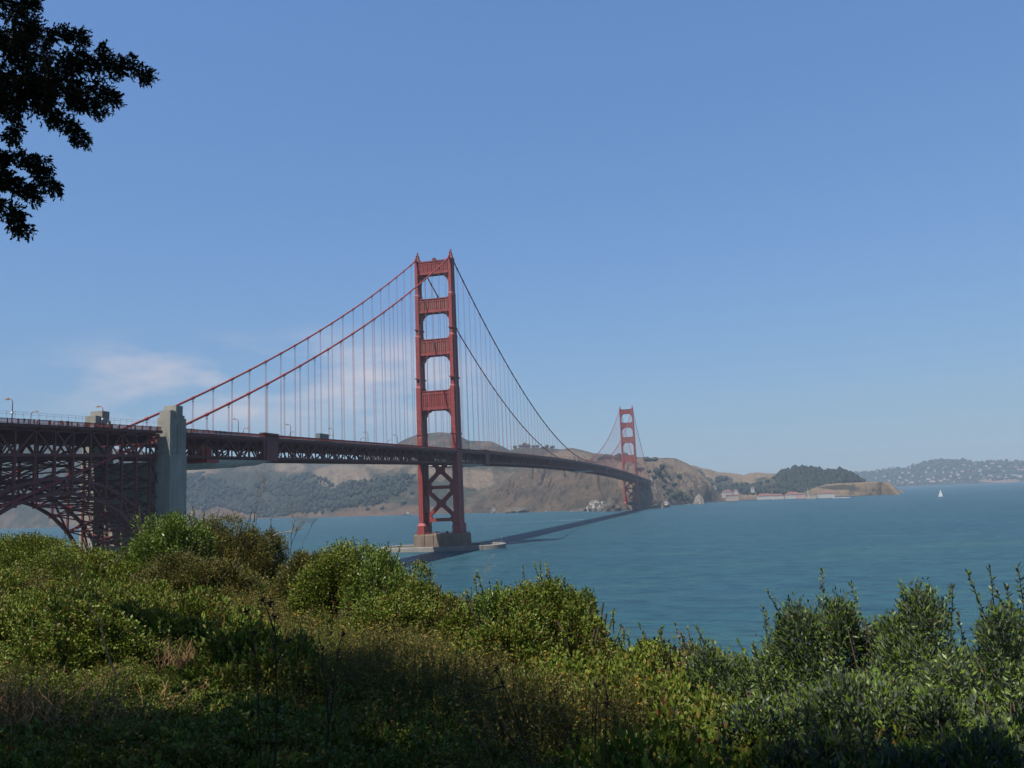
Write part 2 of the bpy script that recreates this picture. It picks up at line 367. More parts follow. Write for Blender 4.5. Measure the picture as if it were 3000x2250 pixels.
HILL = {}
def in_ell(u, v, ells):
    s = 0.0
    for (cx, cy_, rx, ry, wt) in ells:
        d = ((u-cx)/rx)**2+((v-cy_)/ry)**2
        if d < 1.6: s = s + wt*min(1.0, (1.6-d)/0.9) if wt > 0 else s + wt*min(1.0, (1.6-d)/0.9)
    return s
def hill(name, label, crest, base, mat, nu=160, ns=34, prof=0.8, amp=14.0, freq=0.006, ridged=True, back=0.5, seed=0.0, scrub=(), bare=(), cov0=0.0, bare0=0.0, gull=None):
    u0, u1 = crest[0][0], crest[-1][0]; V = []; A1 = []; A2 = []
    nb = 7; grid = []
    for i in range(nu+1):
        u = lerp(u0, u1, i/nu); cv, cD = interp(crest, u); c = at_d(u, cv, cD)
        bb = interp(base, u) if len(base[0]) == 3 else [interp(base, u), None]
        if bb[1] is None:
            b0 = at_z(u, bb[0])
        else: b0 = at_d(u, bb[0], bb[1])
        row = []
        foot = Vector((b0.x, b0.y, -3.5)) + (b0-c).normalized()*0.0
        for j in range(ns+1):
            s = j/ns
            p = Vector((lerp(b0.x, c.x, s), lerp(b0.y, c.y, s), 0))
            pf = prof(s) if callable(prof) else s**prof
            z = lerp(b0.z, c.z, pf)
            env = (math.sin(math.pi*min(1, s*1.02))**0.7 if 0 < s < 1 else 0.0)
            q = Vector((p.x*freq+seed, p.y*freq, 0))
            if ridged:
                n1 = 1.0-2.0*abs(noise.noise(q*1.0)) ; n2 = 1.0-2.0*abs(noise.noise(q*2.3+Vector((7, 3, 1)))); n3 = noise.noise(q*5.5)
                n4 = noise.noise(q*13.0)
                d = (n1*0.6+n2*0.35+n3*0.28+n4*0.22+.12*noise.noise(q*27.0))-0.35
            else:
                d = noise.noise(q)*0.7+noise.noise(q*2.4)*0.35+noise.noise(q*6)*0.18+noise.noise(q*14)*0.09
            if gull:
                gx = u/gull[0]-s*gull[2]+1.5*noise.noise(Vector((u*0.010, s*2.4, seed)))+.5*noise.noise(Vector((u*0.03, s*6, seed)))
                gw = 1.0 if u < 1830 else max(.3, 1-(u-1830)/90)
                d += gw*gull[1]*(abs(math.sin(gx*math.pi))-0.6)+gw*0.5*gull[1]*(abs(math.sin(gx*2.7*math.pi+1.3))-0.6)
            z = z + d*amp*env*min(1.0, (c.z-b0.z)/120.0+0.25)
            if 0.0 < s: z = max(z, WATER+0.5)
            row.append(Vector((p.x, p.y, z)))
            pu, pv = pix(row[-1])
            A1.append(cov0+in_ell(pu, pv, scrub)); A2.append(bare0+in_ell(pu, pv, bare))
        dv = (c-b0); dv.z = 0
        for j in range(1, nb+1):
            s = j/nb; p = c+dv*(back*s); z = c.z*(1-s*s)-4*s + amp*0.5*noise.noise(Vector((p.x*freq, p.y*freq, 3)))*math.sin(math.pi*s)
            row.append(Vector((p.x, p.y, max(z, -4)))); A1.append(cov0); A2.append(bare0)
        row.insert(0, Vector((b0.x, b0.y, -4))-dv.normalized()*3); A1.insert(len(A1)-ns-1-nb, cov0); A2.insert(len(A2)-ns-1-nb, bare0+0.2)
        grid.append(row)
    n = len(grid[0]); V = [p for r in grid for p in r]
    F = [(i*n+j, (i+1)*n+j, (i+1)*n+j+1, i*n+j+1) for i in range(nu) for j in range(n-1)]
    o = link(name, mesh_np(name, [tuple(p) for p in V], F, mat, True, {'cover': A1, 'bare': A2}))
    tag(o, label, kind='structure')
    HILL[name if name not in HILL else o.name] = grid
    return o, grid
def on_hill(grid, u_f, s, ns):
    """point of a hill sheet: u_f 0..1 along it, s 0..1 from foot to crest"""
    i = u_f*(len(grid)-1); i0 = min(int(i), len(grid)-2); fi = i-i0
    j = 1+s*ns; j0 = min(int(j), ns); fj = j-j0
    a = grid[i0][j0].lerp(grid[i0+1][j0], fi); b = grid[i0][j0+1].lerp(grid[i0+1][j0+1], fi)
    return a.lerp(b, fj)

TAN = (0.30, 0.215, 0.125); SCRUB = (0.060, 0.062, 0.032); BROWN = (0.155, 0.105, 0.065); REDROCK = (0.26, 0.15, 0.09)
M_WEST = hill_mat('dry_hillside_far', (0.140, 0.104, 0.066), (0.046, 0.050, 0.032), (0.165, 0.098, 0.062), 0.012)
M_PEAK = hill_mat('dry_hillside_peak', (0.21, 0.165, 0.10), (0.095, 0.090, 0.055), (0.27, 0.19, 0.12), 0.012)
M_CLIFF = hill_mat('rocky_cliffside', (0.138, 0.099, 0.067), (0.074, 0.062, 0.043), (0.165, 0.098, 0.066), 0.016)
M_TAN = hill_mat('golden_grass_hills', (0.235, 0.168, 0.100), (0.07, 0.062, 0.038), (0.20, 0.12, 0.078), 0.011, sc_lo=0.56, sc_hi=0.66)
M_FAR = hill_mat('distant_wooded_hill', (0.17, 0.135, 0.09), (0.045, 0.055, 0.035), (0.28, 0.19, 0.13), 0.008, sc_lo=0.30, sc_hi=0.42)

SHORE = [(-250, 1553.5), (0, 1549.5), (125, 1546), (400, 1537), (695, 1522), (753, 1519), (862, 1517), (970, 1515), (1115, 1510.5), (1220, 1507.5), (1357, 1503.5), (1455, 1503), (1546, 1500.5), (1636, 1497.5), (1727, 1496), (1822, 1496.5), (1905, 1489), (1963, 1482), (2036, 1475.5), (2072, 1471.5), (2116, 1468.5), (2217, 1464.5), (2311, 1460.8), (2387, 1459), (2480, 1455), (2599, 1449), (2640, 1443.5), (2660, 1441.5)]
def cr_(pts, D): return [(u, v, (D if not callable(D) else D(u))) for u, v in pts]
def shore(u0, u1, off=0.0):
    return [(u, interp(SHORE, u)-off) for u in np.linspace(u0, u1, 24)]

west, g_west = hill('hills', 'hazy green and tan headland hills behind the bridge, with a rounded peak',
    [(u, v, float(np.interp(u, [-250, 900, 1290, 1740], [4050, 4050, 3500, 3250]))) for u, v in [(-250, 1290), (0, 1297), (120, 1292), (250, 1304), (400, 1322), (545, 1334), (700, 1338), (800, 1346), (921, 1354), (985, 1357), (1050, 1346), (1110, 1328), (1140, 1314), (1169, 1296), (1190, 1285), (1215, 1276), (1250, 1270), (1288, 1266), (1316, 1268), (1345, 1277), (1373, 1291), (1405, 1292), (1440, 1293), (1456, 1300), (1481, 1312), (1497, 1320), (1508, 1314), (1530, 1310), (1570, 1311), (1600, 1312), (1640, 1316), (1700, 1322), (1740, 1330)]],
    shore(-250, 1740), M_WEST, nu=360, ns=60, prof=lambda s: 0.66*s+0.34*s**2.2, amp=78, freq=0.0026, seed=2.0,
    scrub=[(700, 1440, 420, 50, 0.25), (100, 1400, 250, 90, 0.3), (560, 1480, 110, 40, 0.2), (1000, 1400, 75, 34, -0.5), (580, 1370, 60, 20, -0.4), (850, 1370, 45, 15, -0.3), (1130, 1360, 60, 15, -0.3), (1300, 1300, 200, 40, 0.06), (1560, 1320, 90, 20, 0.35), (1240, 1450, 120, 50, 0.16), (1395, 1405, 55, 22, -0.6), (1250, 1380, 50, 18, -0.3), (1180, 1460, 60, 40, -.1)],
    bare=[(640, 1500, 100, 24, 0.42), (1120, 1490, 140, 20, 0.34), (1000, 1510, 240, 8, 0.4), (50, 1540, 60, 10, 0.3), (1180, 1440, 50, 18, .3), (1290, 1495, 110, 12, 0.35)])
def cliff_prof(s): return 0.88*s+0.12*math.sin(math.pi*s)
cliff, g_cliff = hill('hills', 'steep gullied brown cliff slope behind the farther tower',
    cr_([(1335, 1500), (1360, 1488), (1400, 1462), (1440, 1440), (1480, 1412), (1520, 1385), (1560, 1352), (1600, 1322), (1640, 1309), (1673, 1305), (1691, 1310), (1713, 1317), (1738, 1326), (1772, 1329), (1801, 1332), (1830, 1333), (1867, 1334), (1893, 1335), (1927, 1337), (1951, 1336), (1975, 1338), (1990, 1344), (2012, 1355), (2036, 1370), (2060, 1391), (2085, 1419), (2110, 1446), (2135, 1462), (2150, 1466.2)],
        lambda u: float(np.interp(u, [1335, 1400, 1600, 1800, 2000, 2150], [2460, 2480, 2750, 2650, 2780, 2600]))),
    shore(1335, 2150), M_CLIFF, nu=400, ns=90, prof=cliff_prof, amp=38, freq=0.0056, seed=9.0, gull=(64.0, 0.42, 2.6),
    scrub=[(1960, 1472, 40, 8, 0.4), (1750, 1480, 60, 20, 0.1), (1940, 1390, 120, 70, -0.6), (1700, 1330, 80, 14, -0.4), (2060, 1440, 60, 30, -0.5), (2000, 1440, 100, 34, -0.6), (1600, 1400, 200, 20, -.12)],
    bare=[(1470, 1440, 60, 22, 0.32), (1400, 1480, 50, 14, 0.28), (1880, 1470, 40, 22, 0.20), (1650, 1500, 300, 7, 0.25), (2000, 1430, 60, 22, 0.24), (1990, 1485, 60, 6, 0.5)])
tan_, g_tan = hill('hills', 'golden dry grass hills between the cliff and the dark wood',
    cr_([(1960, 1372), (2000, 1362), (2036, 1364), (2055, 1371), (2084, 1375.5), (2089, 1378), (2103, 1383), (2134, 1385), (2160, 1388), (2178, 1392), (2196, 1386), (2217, 1384), (2243, 1386), (2272, 1387.5), (2300, 1394), (2340, 1404)], 3700),
    shore(1960, 2340, 1.0), M_TAN, nu=150, ns=40, prof=lambda s: 0.1*s+0.9*(max(0, (s-0.18))/0.82)**0.85, amp=44, freq=0.0055, seed=13.0, ridged=False,
    scrub=[(2120, 1410, 25, 14, 0.35), (2170, 1430, 180, 14, 0.25), (2245, 1406, 30, 8, 0.2)], bare=[(2150, 1462, 150, 5, 0.5)])
wood, g_wood = hill('hills', 'low hill under the dark wood above the harbour',
    cr_([(2250, 1456), (2262, 1420), (2274, 1402), (2286, 1394), (2306, 1388), (2329, 1380), (2376, 1380), (2411, 1388), (2438, 1388), (2456, 1386), (2480, 1392), (2509, 1406), (2525, 1416), (2545, 1434), (2560, 1448)], 3250),
    shore(2250, 2560, 1.0), M_TAN, nu=90, ns=30, prof=lambda s: 0.08*s+0.92*(max(0, (s-0.22))/0.78)**0.8, amp=16, freq=0.006, seed=17.0, ridged=False, cov0=0.1, bare=[(2400, 1456, 150, 4, 0.4)])
head, g_head = hill('hills', 'flat topped bare headland at the harbour mouth',
    cr_([(2330, 1456), (2360, 1440), (2390, 1428), (2420, 1419), (2460, 1415), (2500, 1414), (2533, 1412), (2570, 1411.5), (2597, 1413), (2606, 1415), (2614, 1420), (2624, 1429), (2634, 1441)], 2860),
    shore(2330, 2634), M_TAN, nu=90, ns=30, prof=lambda s: min(1.0, 0.25*s+0.75*min(1, s*1.5)**1.2), amp=10, freq=0.011, seed=21.0, cov0=0.02,
    scrub=[(2470, 1428, 60, 6, 0.14), (2540, 1436, 40, 5, 0.10), (2605, 1424, 16, 6, 0.12)], bare=[(2570, 1440, 70, 8, 0.35), (2612, 1432, 14, 16, 0.4)])
far, g_far = hill('hills', 'distant blue hazy hill dotted with pale houses',
    cr_([(2440, 1402), (2470, 1392), (2494, 1388), (2523, 1385), (2540, 1382), (2592, 1377), (2616, 1374), (2641, 1371), (2665, 1368), (2687, 1359), (2728, 1351), (2772, 1345), (2802, 1345), (2826, 1349), (2851, 1355), (2885, 1355), (2897, 1351), (2943, 1350), (2960, 1352), (3000, 1352), (3080, 1356), (3160, 1366)], 8700),
    [(2440, 1430, 7650), (2631, 1425, 7650), (2704, 1422.5, 7650), (2753, 1420.2, 7650), (2851, 1416.2, 7650), (3000, 1411.5, 7650), (3160, 1405.5, 7650)], M_FAR, nu=200, ns=40, prof=lambda s: 0.9*s+0.1*s*s, amp=26, freq=0.0026, seed=31.0, ridged=False,
    scrub=[(2800, 1385, 400, 40, 0.12), (2990, 1362, 40, 9, -0.5), (2500, 1392, 30, 6, -0.4), (2930, 1408, 70, 6, -0.3)], bare=[(2925, 1408, 60, 6, 0.45)])

# ------------------------------------------------------------------ haze: the air itself
hm = bpy.data.materials.new('sea_air'); hm.use_nodes = True; hn = hm.node_tree; hn.nodes.clear()
ho = hn.nodes.new('ShaderNodeOutputMaterial'); hv = hn.nodes.new('ShaderNodeVolumePrincipled')
hv.inputs['Color'].default_value = (0.40, 0.52, 0.66, 1); hv.inputs['Density'].default_value = 8.2e-5; hv.inputs['Anisotropy'].default_value = 0.0
hn.links.new(hv.outputs['Volume'], ho.inputs['Volume'])
mb = MB(); mb.box((-4990, -790, -12), (4990, 9490, 440)); hz = mb.build('haze', hm); hz['kind'] = 'stuff'
# ------------------------------------------------------------------ the suspension bridge
XC = 13.7
YS, YN, YT = -343.0, 1623.0, 1280.0
def zr(y):
    """top of the deck's railing"""
    if y < -343: return 68.1 + (y+343)*0.033
    if y < 0: return 76.2 + y*0.0236
    if y <= 1280: return 76.2 + 7.9*(1-((y-640)/640.0)**2)
    return 76.2 - (y-1280)*0.0236
def zc(y):
    """main cable"""
    if y < 0: return 227 + 0.578*y + 0.000323*y*y
    if y <= 1280: return 86.6 + 140.4*((y-640)/640.0)**2
    q = 1280-y; return 227 + 0.578*q + 0.000323*q*q
bridge = empty('suspension_bridge', (0, 0, WATER))
tag(bridge, 'long orange-red suspension bridge with two portal towers crossing the strait', 'suspension bridge')

def tower(y0, zb):
    T = empty('bridge_tower', (0, y0, zb), bridge)
    secs = [(zb, 6.3, 17.0), (zb+6.3, 6.3, 17.0), (zb+8.2, 4.5, 14.6), (66.0, 4.35, 14.2), (123.5, 4.1, 13.8)]
    tiers = [(123.5, 163.3, 3.7, 12.2, 11.8), (163.3, 195.8, 3.5, 10.4, 10.0), (195.8, 224.0, 3.3, 8.7, 8.3)]
    def ring(cx, w, d, z, nx=0.55, ny=1.1):
        # plan with notched corners
        a, b = w/2, d/2; nx = min(nx, a*0.4)
        return [(cx+x, y0+y, z) for x, y in ((-a+nx,-b),(a-nx,-b),(a-nx,-b+ny),(a,-b+ny),(a,-ny*1.7),(a-.25,-ny*1.7),(a-.25,ny*1.7),(a,ny*1.7),(a,b-ny),(a-nx,b-ny),(a-nx,b),(-a+nx,b),(-a+nx,b-ny),(-a,b-ny),(-a,ny*1.7),(-a+.25,ny*1.7),(-a+.25,-ny*1.7),(-a,-ny*1.7),(-a,-b+ny),(-a+nx,-b+ny))]
    for sx in (1, -1):
        m = MB(); cx = sx*XC
        m.loft([ring(cx, w, d, z) for z, w, d in secs])
        for z0, z1, w, d0, d1 in tiers:
            # the setback shows as a sloping ledge
            m.loft([ring(cx, w+0.55, d0+0.9, z0-1.2), ring(cx, w+0.5, d0+0.8, z0+0.5), ring(cx, w, d0, z0+1.5), ring(cx, w-0.1, d1, z1)])
        for zz in (169.5, 88.0, 131.0):   # bands of plating and service galleries
            w = 4.0 if zz > 120 else 4.6; d = 11.4 if zz > 160 else 14.4
            m.loft([ring(cx, w+0.5, d+0.6, zz-0.45), ring(cx, w+0.5, d+0.6, zz+0.45)])
        m.build('leg', PAINT, T)
        m = MB()   # cable saddle housing and finial
        m.loft([ring(cx, 3.9, 8.8, 223.4), ring(cx, 3.9, 8.8, 224.6), ring(cx, 2.6, 5.6, 226.4), ring(cx, 1.7, 2.6, 228.0), ring(cx, 1.2, 1.3, 229.4)])
        m.cbox((cx, y0, 230.2), (0.7, 0.7, 1.7)); m.tube([(cx, y0, 231), (cx, y0, 231.6), (cx, y0, 232.2)], [0.45, 0.45, 0.2], 8)
        for a, b in ((-.8,-.8),(.8,-.8),(.8,.8),(-.8,.8)): m.beam((cx+a, y0+b, 229.0), (cx+a, y0+b, 232.2), .12, .12)
        m.build('saddle_housing', PAINT, T)
    def strut(z0, z1, th, w, rustp):
        """portal strut with fluted faces and stepped corner brackets"""
        xi = XC - w/2 + 0.25; m = MB()
        m.box((-xi, y0-th/2, z0), (xi, y0+th/2, z1))
        h = z1-z0
        for sy in (-1, 1):
            yy = y0+sy*th/2
            ya, yb = sorted((yy, yy+sy*0.55)); m.box((-xi+.01, ya, z1-h*0.16), (xi-.01, yb, z1+.15)); m.box((-xi+.01, ya, z0-.1), (xi-.01, yb, z0+h*0.16))
            ya, yb = sorted((yy, yy+sy*0.95)); m.box((-xi+.02, ya, z1+.16), (xi-.02, yb, z1+.7)); m.box((-xi+.02, ya, z0-.7), (xi-.02, yb, z0-.11))
        for sx in (-1, 1):
            for k, (bw, bh) in enumerate(((1.0, 7.2), (2.0, 4.6), (3.1, 2.9), (4.4, 1.7), (5.6, 1.0))):
                a, b = sorted((sx*xi, sx*(xi-bw))); m.box((a, y0-th*.36+k*.13, z0-.7-bh), (b, y0+th*.36-k*.13, z0-.65))
            for k, (bw, bh) in enumerate(((0.7, 2.4), (1.5, 1.5), (2.4, .8))):
                a, b = sorted((sx*xi, sx*(xi-bw))); m.box((a, y0-th*.36+k*.13, z1+.65), (b, y0+th*.36-k*.13, z1+.7+bh))
        st = m.build('portal_strut', PAINT, T)
        m = MB(); nf = 15
        for sy in (-1, 1):
            yy = y0+sy*(th/2+0.02)
            m.box((-xi+.05, min(yy, yy+sy*.1), z0+h*.17), (xi-.05, max(yy, yy+sy*.1), z1-h*.17))
            for k in range(nf):
                x = lerp(-xi+0.9, xi-0.9, k/(nf-1))
                a, b = sorted((yy+sy*.1, yy+sy*(0.75 if k % 2 == 0 else 0.45)))
                m.box((x-.34, a, z0+h*.18), (x+.34, b, z1-h*.18))
        m.build('fluted_panel', rustp, T)
    strut(213.5, 222.6, 5.4, 3.3, PAINT); strut(183.0, 192.6, 6.2, 3.6, RUST); strut(149.4, 160.6, 7.2, 4.0, RUST); strut(107.2, 120.5, 8.4, 4.4, PAINT)
    # bracing below the deck
    def xbrace(z0, z1):
        xi = XC-2.0; m = MB(); zm = (z0+z1)/2; th = 3.0
        ax = xi; az = (z1-z0)/2
        for sx in (1, -1):
            m.beam((sx*-ax, y0, z0), (sx*ax, y0, z1), th+0.004*sx, 2.7, side=(0, 1, 0)) if False else m.beam((sx*-ax, y0, z0), (sx*ax, y0, z1), 2.7, th+.05*sx, side=(0, 1, 0))
        g = 3.1
        m.prism([(-2.6, zm-g), (2.6, zm-g), (3.4, zm), (2.6, zm+g), (-2.6, zm+g), (-3.4, zm)], 1, y0-th/2-.15, y0+th/2+.15)
        for sx in (-1, 1):
            for zz, sz in ((z0, 1), (z1, -1)):
                m.prism([(sx*(ax+.1), zz+sz*4.6), (sx*(ax+.1), zz-sz*.6), (sx*(ax-4.4), zz-sz*.6), (sx*(ax-4.4), zz+sz*.4), (sx*(ax-1.6), zz+sz*4.6)], 1, y0-th/2-.2, y0+th/2+.2)
        m.build('cross_brace', PAINT, T)
    xbrace(24.9, 46.6); xbrace(49.1, 72.0)
    for z0, z1 in ((22.3, 24.9), (46.6, 49.1)):
        m = MB(); m.box((-XC+1.9, y0-1.75, z0), (XC-1.9, y0+1.75, z1))
        if z0 < 30:
            for sx in (-1, 1): m.prism([(sx*(XC-1.9), 22.35), (sx*(XC-1.9), 18.0), (sx*(XC-2.8), 18.0), (sx*(XC-5.6), 22.35)], 1, y0-1.6, y0+1.6)
        m.build('horizontal_strut', PAINT, T)
    return T
TS = tower(0.0, 13.4); TN = tower(YT, 11.0)
TS['label'] = 'nearer tall orange-red portal tower on its round fender'; TN['label'] = 'farther orange-red portal tower below the brown cliff'
m = MB(); m.loft([[(0.6+1.55*math.cos(t)*1.0+0, -1.2+y, 224.6+1.55*math.sin(t)) for t in np.linspace(0, 2*math.pi, 15)[:-1]] for y in (-1.1, 1.1)])
m.loft([[(0.6+1.2*math.cos(t), -1.2-1.15, 224.6+1.2*math.sin(t)) for t in np.linspace(0, 2*math.pi, 15)[:-1]] for y in (0, )]+[[(0.6+1.0*math.cos(t), -1.2-.8, 224.6+1.0*math.sin(t)) for t in np.linspace(0, 2*math.pi, 15)[:-1]]])
m.box((-.6, -1.9, 222.9), (1.8, -.5, 223.6)); m.build('round_beacon_drum', TRUSS, TS)
m = MB()
for k in range(24):
    x = -11+22*k/23
    m.beam((x, -2.6, 222.9), (x, -2.6, 224.1), .1, .1)
m.beam((-11, -2.6, 224.1), (11, -2.6, 224.1), .1, .1); m.build('top_railing', PAINT, TS)

# main cables, in one piece each from anchorage to anchorage
for sx in (1, -1):
    ys = list(np.linspace(-470, -343, 8))+list(np.linspace(-335, -8, 44))+[-4, 0, 4]+list(np.linspace(10, 1270, 150))+[1276, 1280, 1284]+list(np.linspace(1290, 1640, 40))
    pts = []
    for y in ys:
        if y < -343: z = zc(-343)+(y+343)*0.35
        else: z = zc(min(y, 1625))
        if abs(y) < 5 or abs(y-1280) < 5: z = 226.6
        pts.append((sx*XC, y, z))
    mc = MB(); mc.tube(pts, 0.50, 8)
    mk = mc
    for k in list(range(1, 22))+list(range(-83, 0)):
        y = -15.24*k; z = zc(y); d = Vector((0, 1, (zc(y+.5)-zc(y-.5)))).normalized(); p = Vector((sx*XC, y, z))
        mk.tube([p-d*0.8, p+d*0.8], 0.72, 8)
    mc.build('main_cable', PAINT, bridge, smooth=True)
# suspenders: the hundred nearest one by one, the rest together
far_s = MB(); cnt = 0
for k in list(range(1, 22))+list(range(-83, 0))[::-1]:
    for sx in (1, -1):
        y = -15.24*k; z1 = zc(y)-0.3; z0 = zr(y)-2.4
        if z1-z0 < 0.6 or abs(y-1280) < 6: continue
        m = MB() if (k > 0 or k >= -29) else far_s
        for dx in (-0.24, 0.24):
            m.tube([(sx*XC+dx, y, z0), (sx*XC+dx, y, z1)], 0.085, 5, cap=False)
        m.cbox((sx*XC, y, z0+.9), (0.75, 0.3, 0.5)); m.cbox((sx*XC, y, z1-1.2), (0.7, 0.25, 0.35))
        if m is not far_s: m.build('suspender', ROPE, bridge)
for k in range(1, 22):
    for sx in (1, -1):
        y = 1280+15.24*k; z1 = zc(y)-.3; z0 = zr(y)-2.4
        if z1-z0 < 0.6: continue
        for dx in (-0.24, 0.24): far_s.tube([(sx*XC+dx, y, z0), (sx*XC+dx, y, z1)], 0.085, 5, cap=False)
o = far_s.build('far_suspenders', ROPE, bridge); o['kind'] = 'stuff'

RAILP = simple('railing_paint', (0.20, 0.032, 0.024), 0.65, 0.2, 0.4)
# stiffening trusses and deck
PAN = 7.62
n0, n1 = -44, 212          # panels from the south pylon to the north pylon
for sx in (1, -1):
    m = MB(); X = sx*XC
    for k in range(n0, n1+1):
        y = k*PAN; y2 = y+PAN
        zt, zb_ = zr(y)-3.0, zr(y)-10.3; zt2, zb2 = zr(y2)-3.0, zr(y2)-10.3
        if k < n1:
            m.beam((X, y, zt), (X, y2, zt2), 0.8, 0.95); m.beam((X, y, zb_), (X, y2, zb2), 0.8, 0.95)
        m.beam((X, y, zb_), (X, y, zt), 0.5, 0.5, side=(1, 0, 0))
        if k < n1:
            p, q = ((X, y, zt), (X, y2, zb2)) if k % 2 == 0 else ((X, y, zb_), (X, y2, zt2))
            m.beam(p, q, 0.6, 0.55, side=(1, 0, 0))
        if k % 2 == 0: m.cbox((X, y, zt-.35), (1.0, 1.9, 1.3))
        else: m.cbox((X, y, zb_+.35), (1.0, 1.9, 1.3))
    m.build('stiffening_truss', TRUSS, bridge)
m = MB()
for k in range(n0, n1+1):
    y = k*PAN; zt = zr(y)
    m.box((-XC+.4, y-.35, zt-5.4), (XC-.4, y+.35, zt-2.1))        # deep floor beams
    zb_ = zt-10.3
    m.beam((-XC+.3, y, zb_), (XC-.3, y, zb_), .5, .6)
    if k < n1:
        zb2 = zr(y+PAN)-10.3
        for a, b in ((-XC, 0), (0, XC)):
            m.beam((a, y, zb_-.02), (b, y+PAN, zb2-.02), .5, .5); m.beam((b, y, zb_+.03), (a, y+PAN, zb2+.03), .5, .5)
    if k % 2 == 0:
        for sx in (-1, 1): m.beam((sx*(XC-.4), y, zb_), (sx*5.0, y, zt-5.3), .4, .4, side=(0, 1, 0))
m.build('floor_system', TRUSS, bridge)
def strip(mb, x0, x1, f0, f1, ys):
    """closed bar along the deck between x0..x1 and heights zr+f0..zr+f1"""
    rings = [[(x0, y, zr(y)+f0), (x1, y, zr(y)+f0), (x1, y, zr(y)+f1), (x0, y, zr(y)+f1)] for y in ys]
    mb.loft(rings)
ys_all = list(np.linspace(-341, 1621, 140))
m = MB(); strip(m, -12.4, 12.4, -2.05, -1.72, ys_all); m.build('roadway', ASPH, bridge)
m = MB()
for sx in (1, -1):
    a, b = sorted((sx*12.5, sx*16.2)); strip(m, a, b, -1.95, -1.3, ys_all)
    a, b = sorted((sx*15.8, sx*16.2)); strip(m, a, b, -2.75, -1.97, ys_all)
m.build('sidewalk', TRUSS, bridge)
for sx in (1, -1):
    m = MB(); X = sx*16.05
    strip(m, X-.09, X+.09, -.16, 0.0, ys_all); strip(m, X-.06, X+.06, -1.2, -1.05, ys_all)
    for k in range(int(1960/3.81)):
        y = -341+k*3.81; m.box((X-.13, y-.13, zr(y)-1.3), (X+.13, y+.13, zr(y)+.04))
    if sx > 0:
        for k in range(int(640/.42)):
            y = -340+k*.42
            m.beam((X, y, zr(y)-1.1), (X, y, zr(y)-.1), .12, .17, side=(1, 0, 0))
        strip(m, X-.03, X+.03, -1.04, -.17, [300+30*i for i in range(45)])
    else: strip(m, X-.03, X+.03, -1.04, -.17, ys_all)
    m.build('railing', RAILP, bridge)
# boxed sheets on the truss near the pylon and towers, with their hanging nets
def clad(y0, y1):
    m = MB(); X = XC+.75; za = zr((y0+y1)/2)+0.35; zb_ = za-11.8
    m.box((X, y0+1.9, zb_), (X+1.5, y1, za)); m.box((X-.25, y0, zb_+.3), (X+1.1, y0+1.7, za-.2))
    for k in range(1, 6): m.box((X+1.45, y0+1.95, zb_+k*1.95), (X+1.6, y1-.05, zb_+k*1.95+.16))
    m.box((X-.9, y0-.3, za-.05), (X+1.7, y1+.3, za+.35))
    m.build('truss_cladding', simple('maroon_sheet', (0.20, 0.035, 0.035), .6, .15, .3) if 'maroon_sheet' not in bpy.data.materials else bpy.data.materials['maroon_sheet'], bridge)
clad(-280.6, -268.6); clad(69.0, 81.5); clad(789, 800)

def net(y0, y1, prof, label, half=15.0):
    t = empty('hanging_net', (0, y0, zr(y0)-12)); tag(t, label, 'net')
    n = 40; V = []; F = []
    def sag(f): return interp(prof, f)
    R = 11
    for i in range(n+1):
        f = i/n; y = lerp(y0, y1, f); top = zr(y)-11.15
        for j in range(R+1):
            g = j/R; x = lerp(-half, half, g); a = min(1, min(g, 1-g)*5.5)
            a = math.sin(a*math.pi/2)
            V.append((x, y, top-sag(f)*a-0.12*math.sin(y*2.3+x)*a+.0))
    for i in range(n):
        for j in range(R): F.append((i*(R+1)+j, (i+1)*(R+1)+j, (i+1)*(R+1)+j+1, i*(R+1)+j+1))
    mm = MB(); mm.add(V, F); e = n+1
    # lid so the fabric is a closed trough
    for i in range(n): pass
    o = mm.build('fabric', NETM, t, smooth=True, fix=False)
    so_ = o.modifiers.new('thick', 'SOLIDIFY'); so_.thickness = 0.06
    m2 = MB()
    for i in range(0, n+1, 2):
        y = lerp(y0, y1, i/n)
        for sx in (-1, 1): m2.beam((sx*half, y, zr(y)-11.2), (sx*(half-.6), y, zr(y)-10.6), .12, .12)
    for sx in (-1, 1): m2.beam((sx*half, y0, zr(y0)-11.2), (sx*half, y1, zr(y1)-11.2), .22, .22)
    for k in range(6):
        y = lerp(y0, y1, k/5); m2.beam((-half, y, zr(y)-11.2), (half, y, zr(y)-11.2), .2, .2)
    m2.build('support_frame', DARKM, t)
net(-320.5, -267.5, [(0, .3), (.07, 2.0), (.17, 3.3), (.32, 3.3), (.5, 3.1), (.63, 2.4), (.8, 2.1), (.92, 1.1), (1, .1)], 'grey sagging work net slung below the deck beside the pylon')
net(7.5, 80, [(0, 1.6), (.3, 2.2), (.7, 2.0), (.9, 1.3), (1, .1)], 'grey work net slung below the deck just past the nearer tower')
net(612, 668, [(0, .4), (.3, 1.6), (.8, 1.4), (1, .1)], 'grey work net slung below the far middle of the deck')
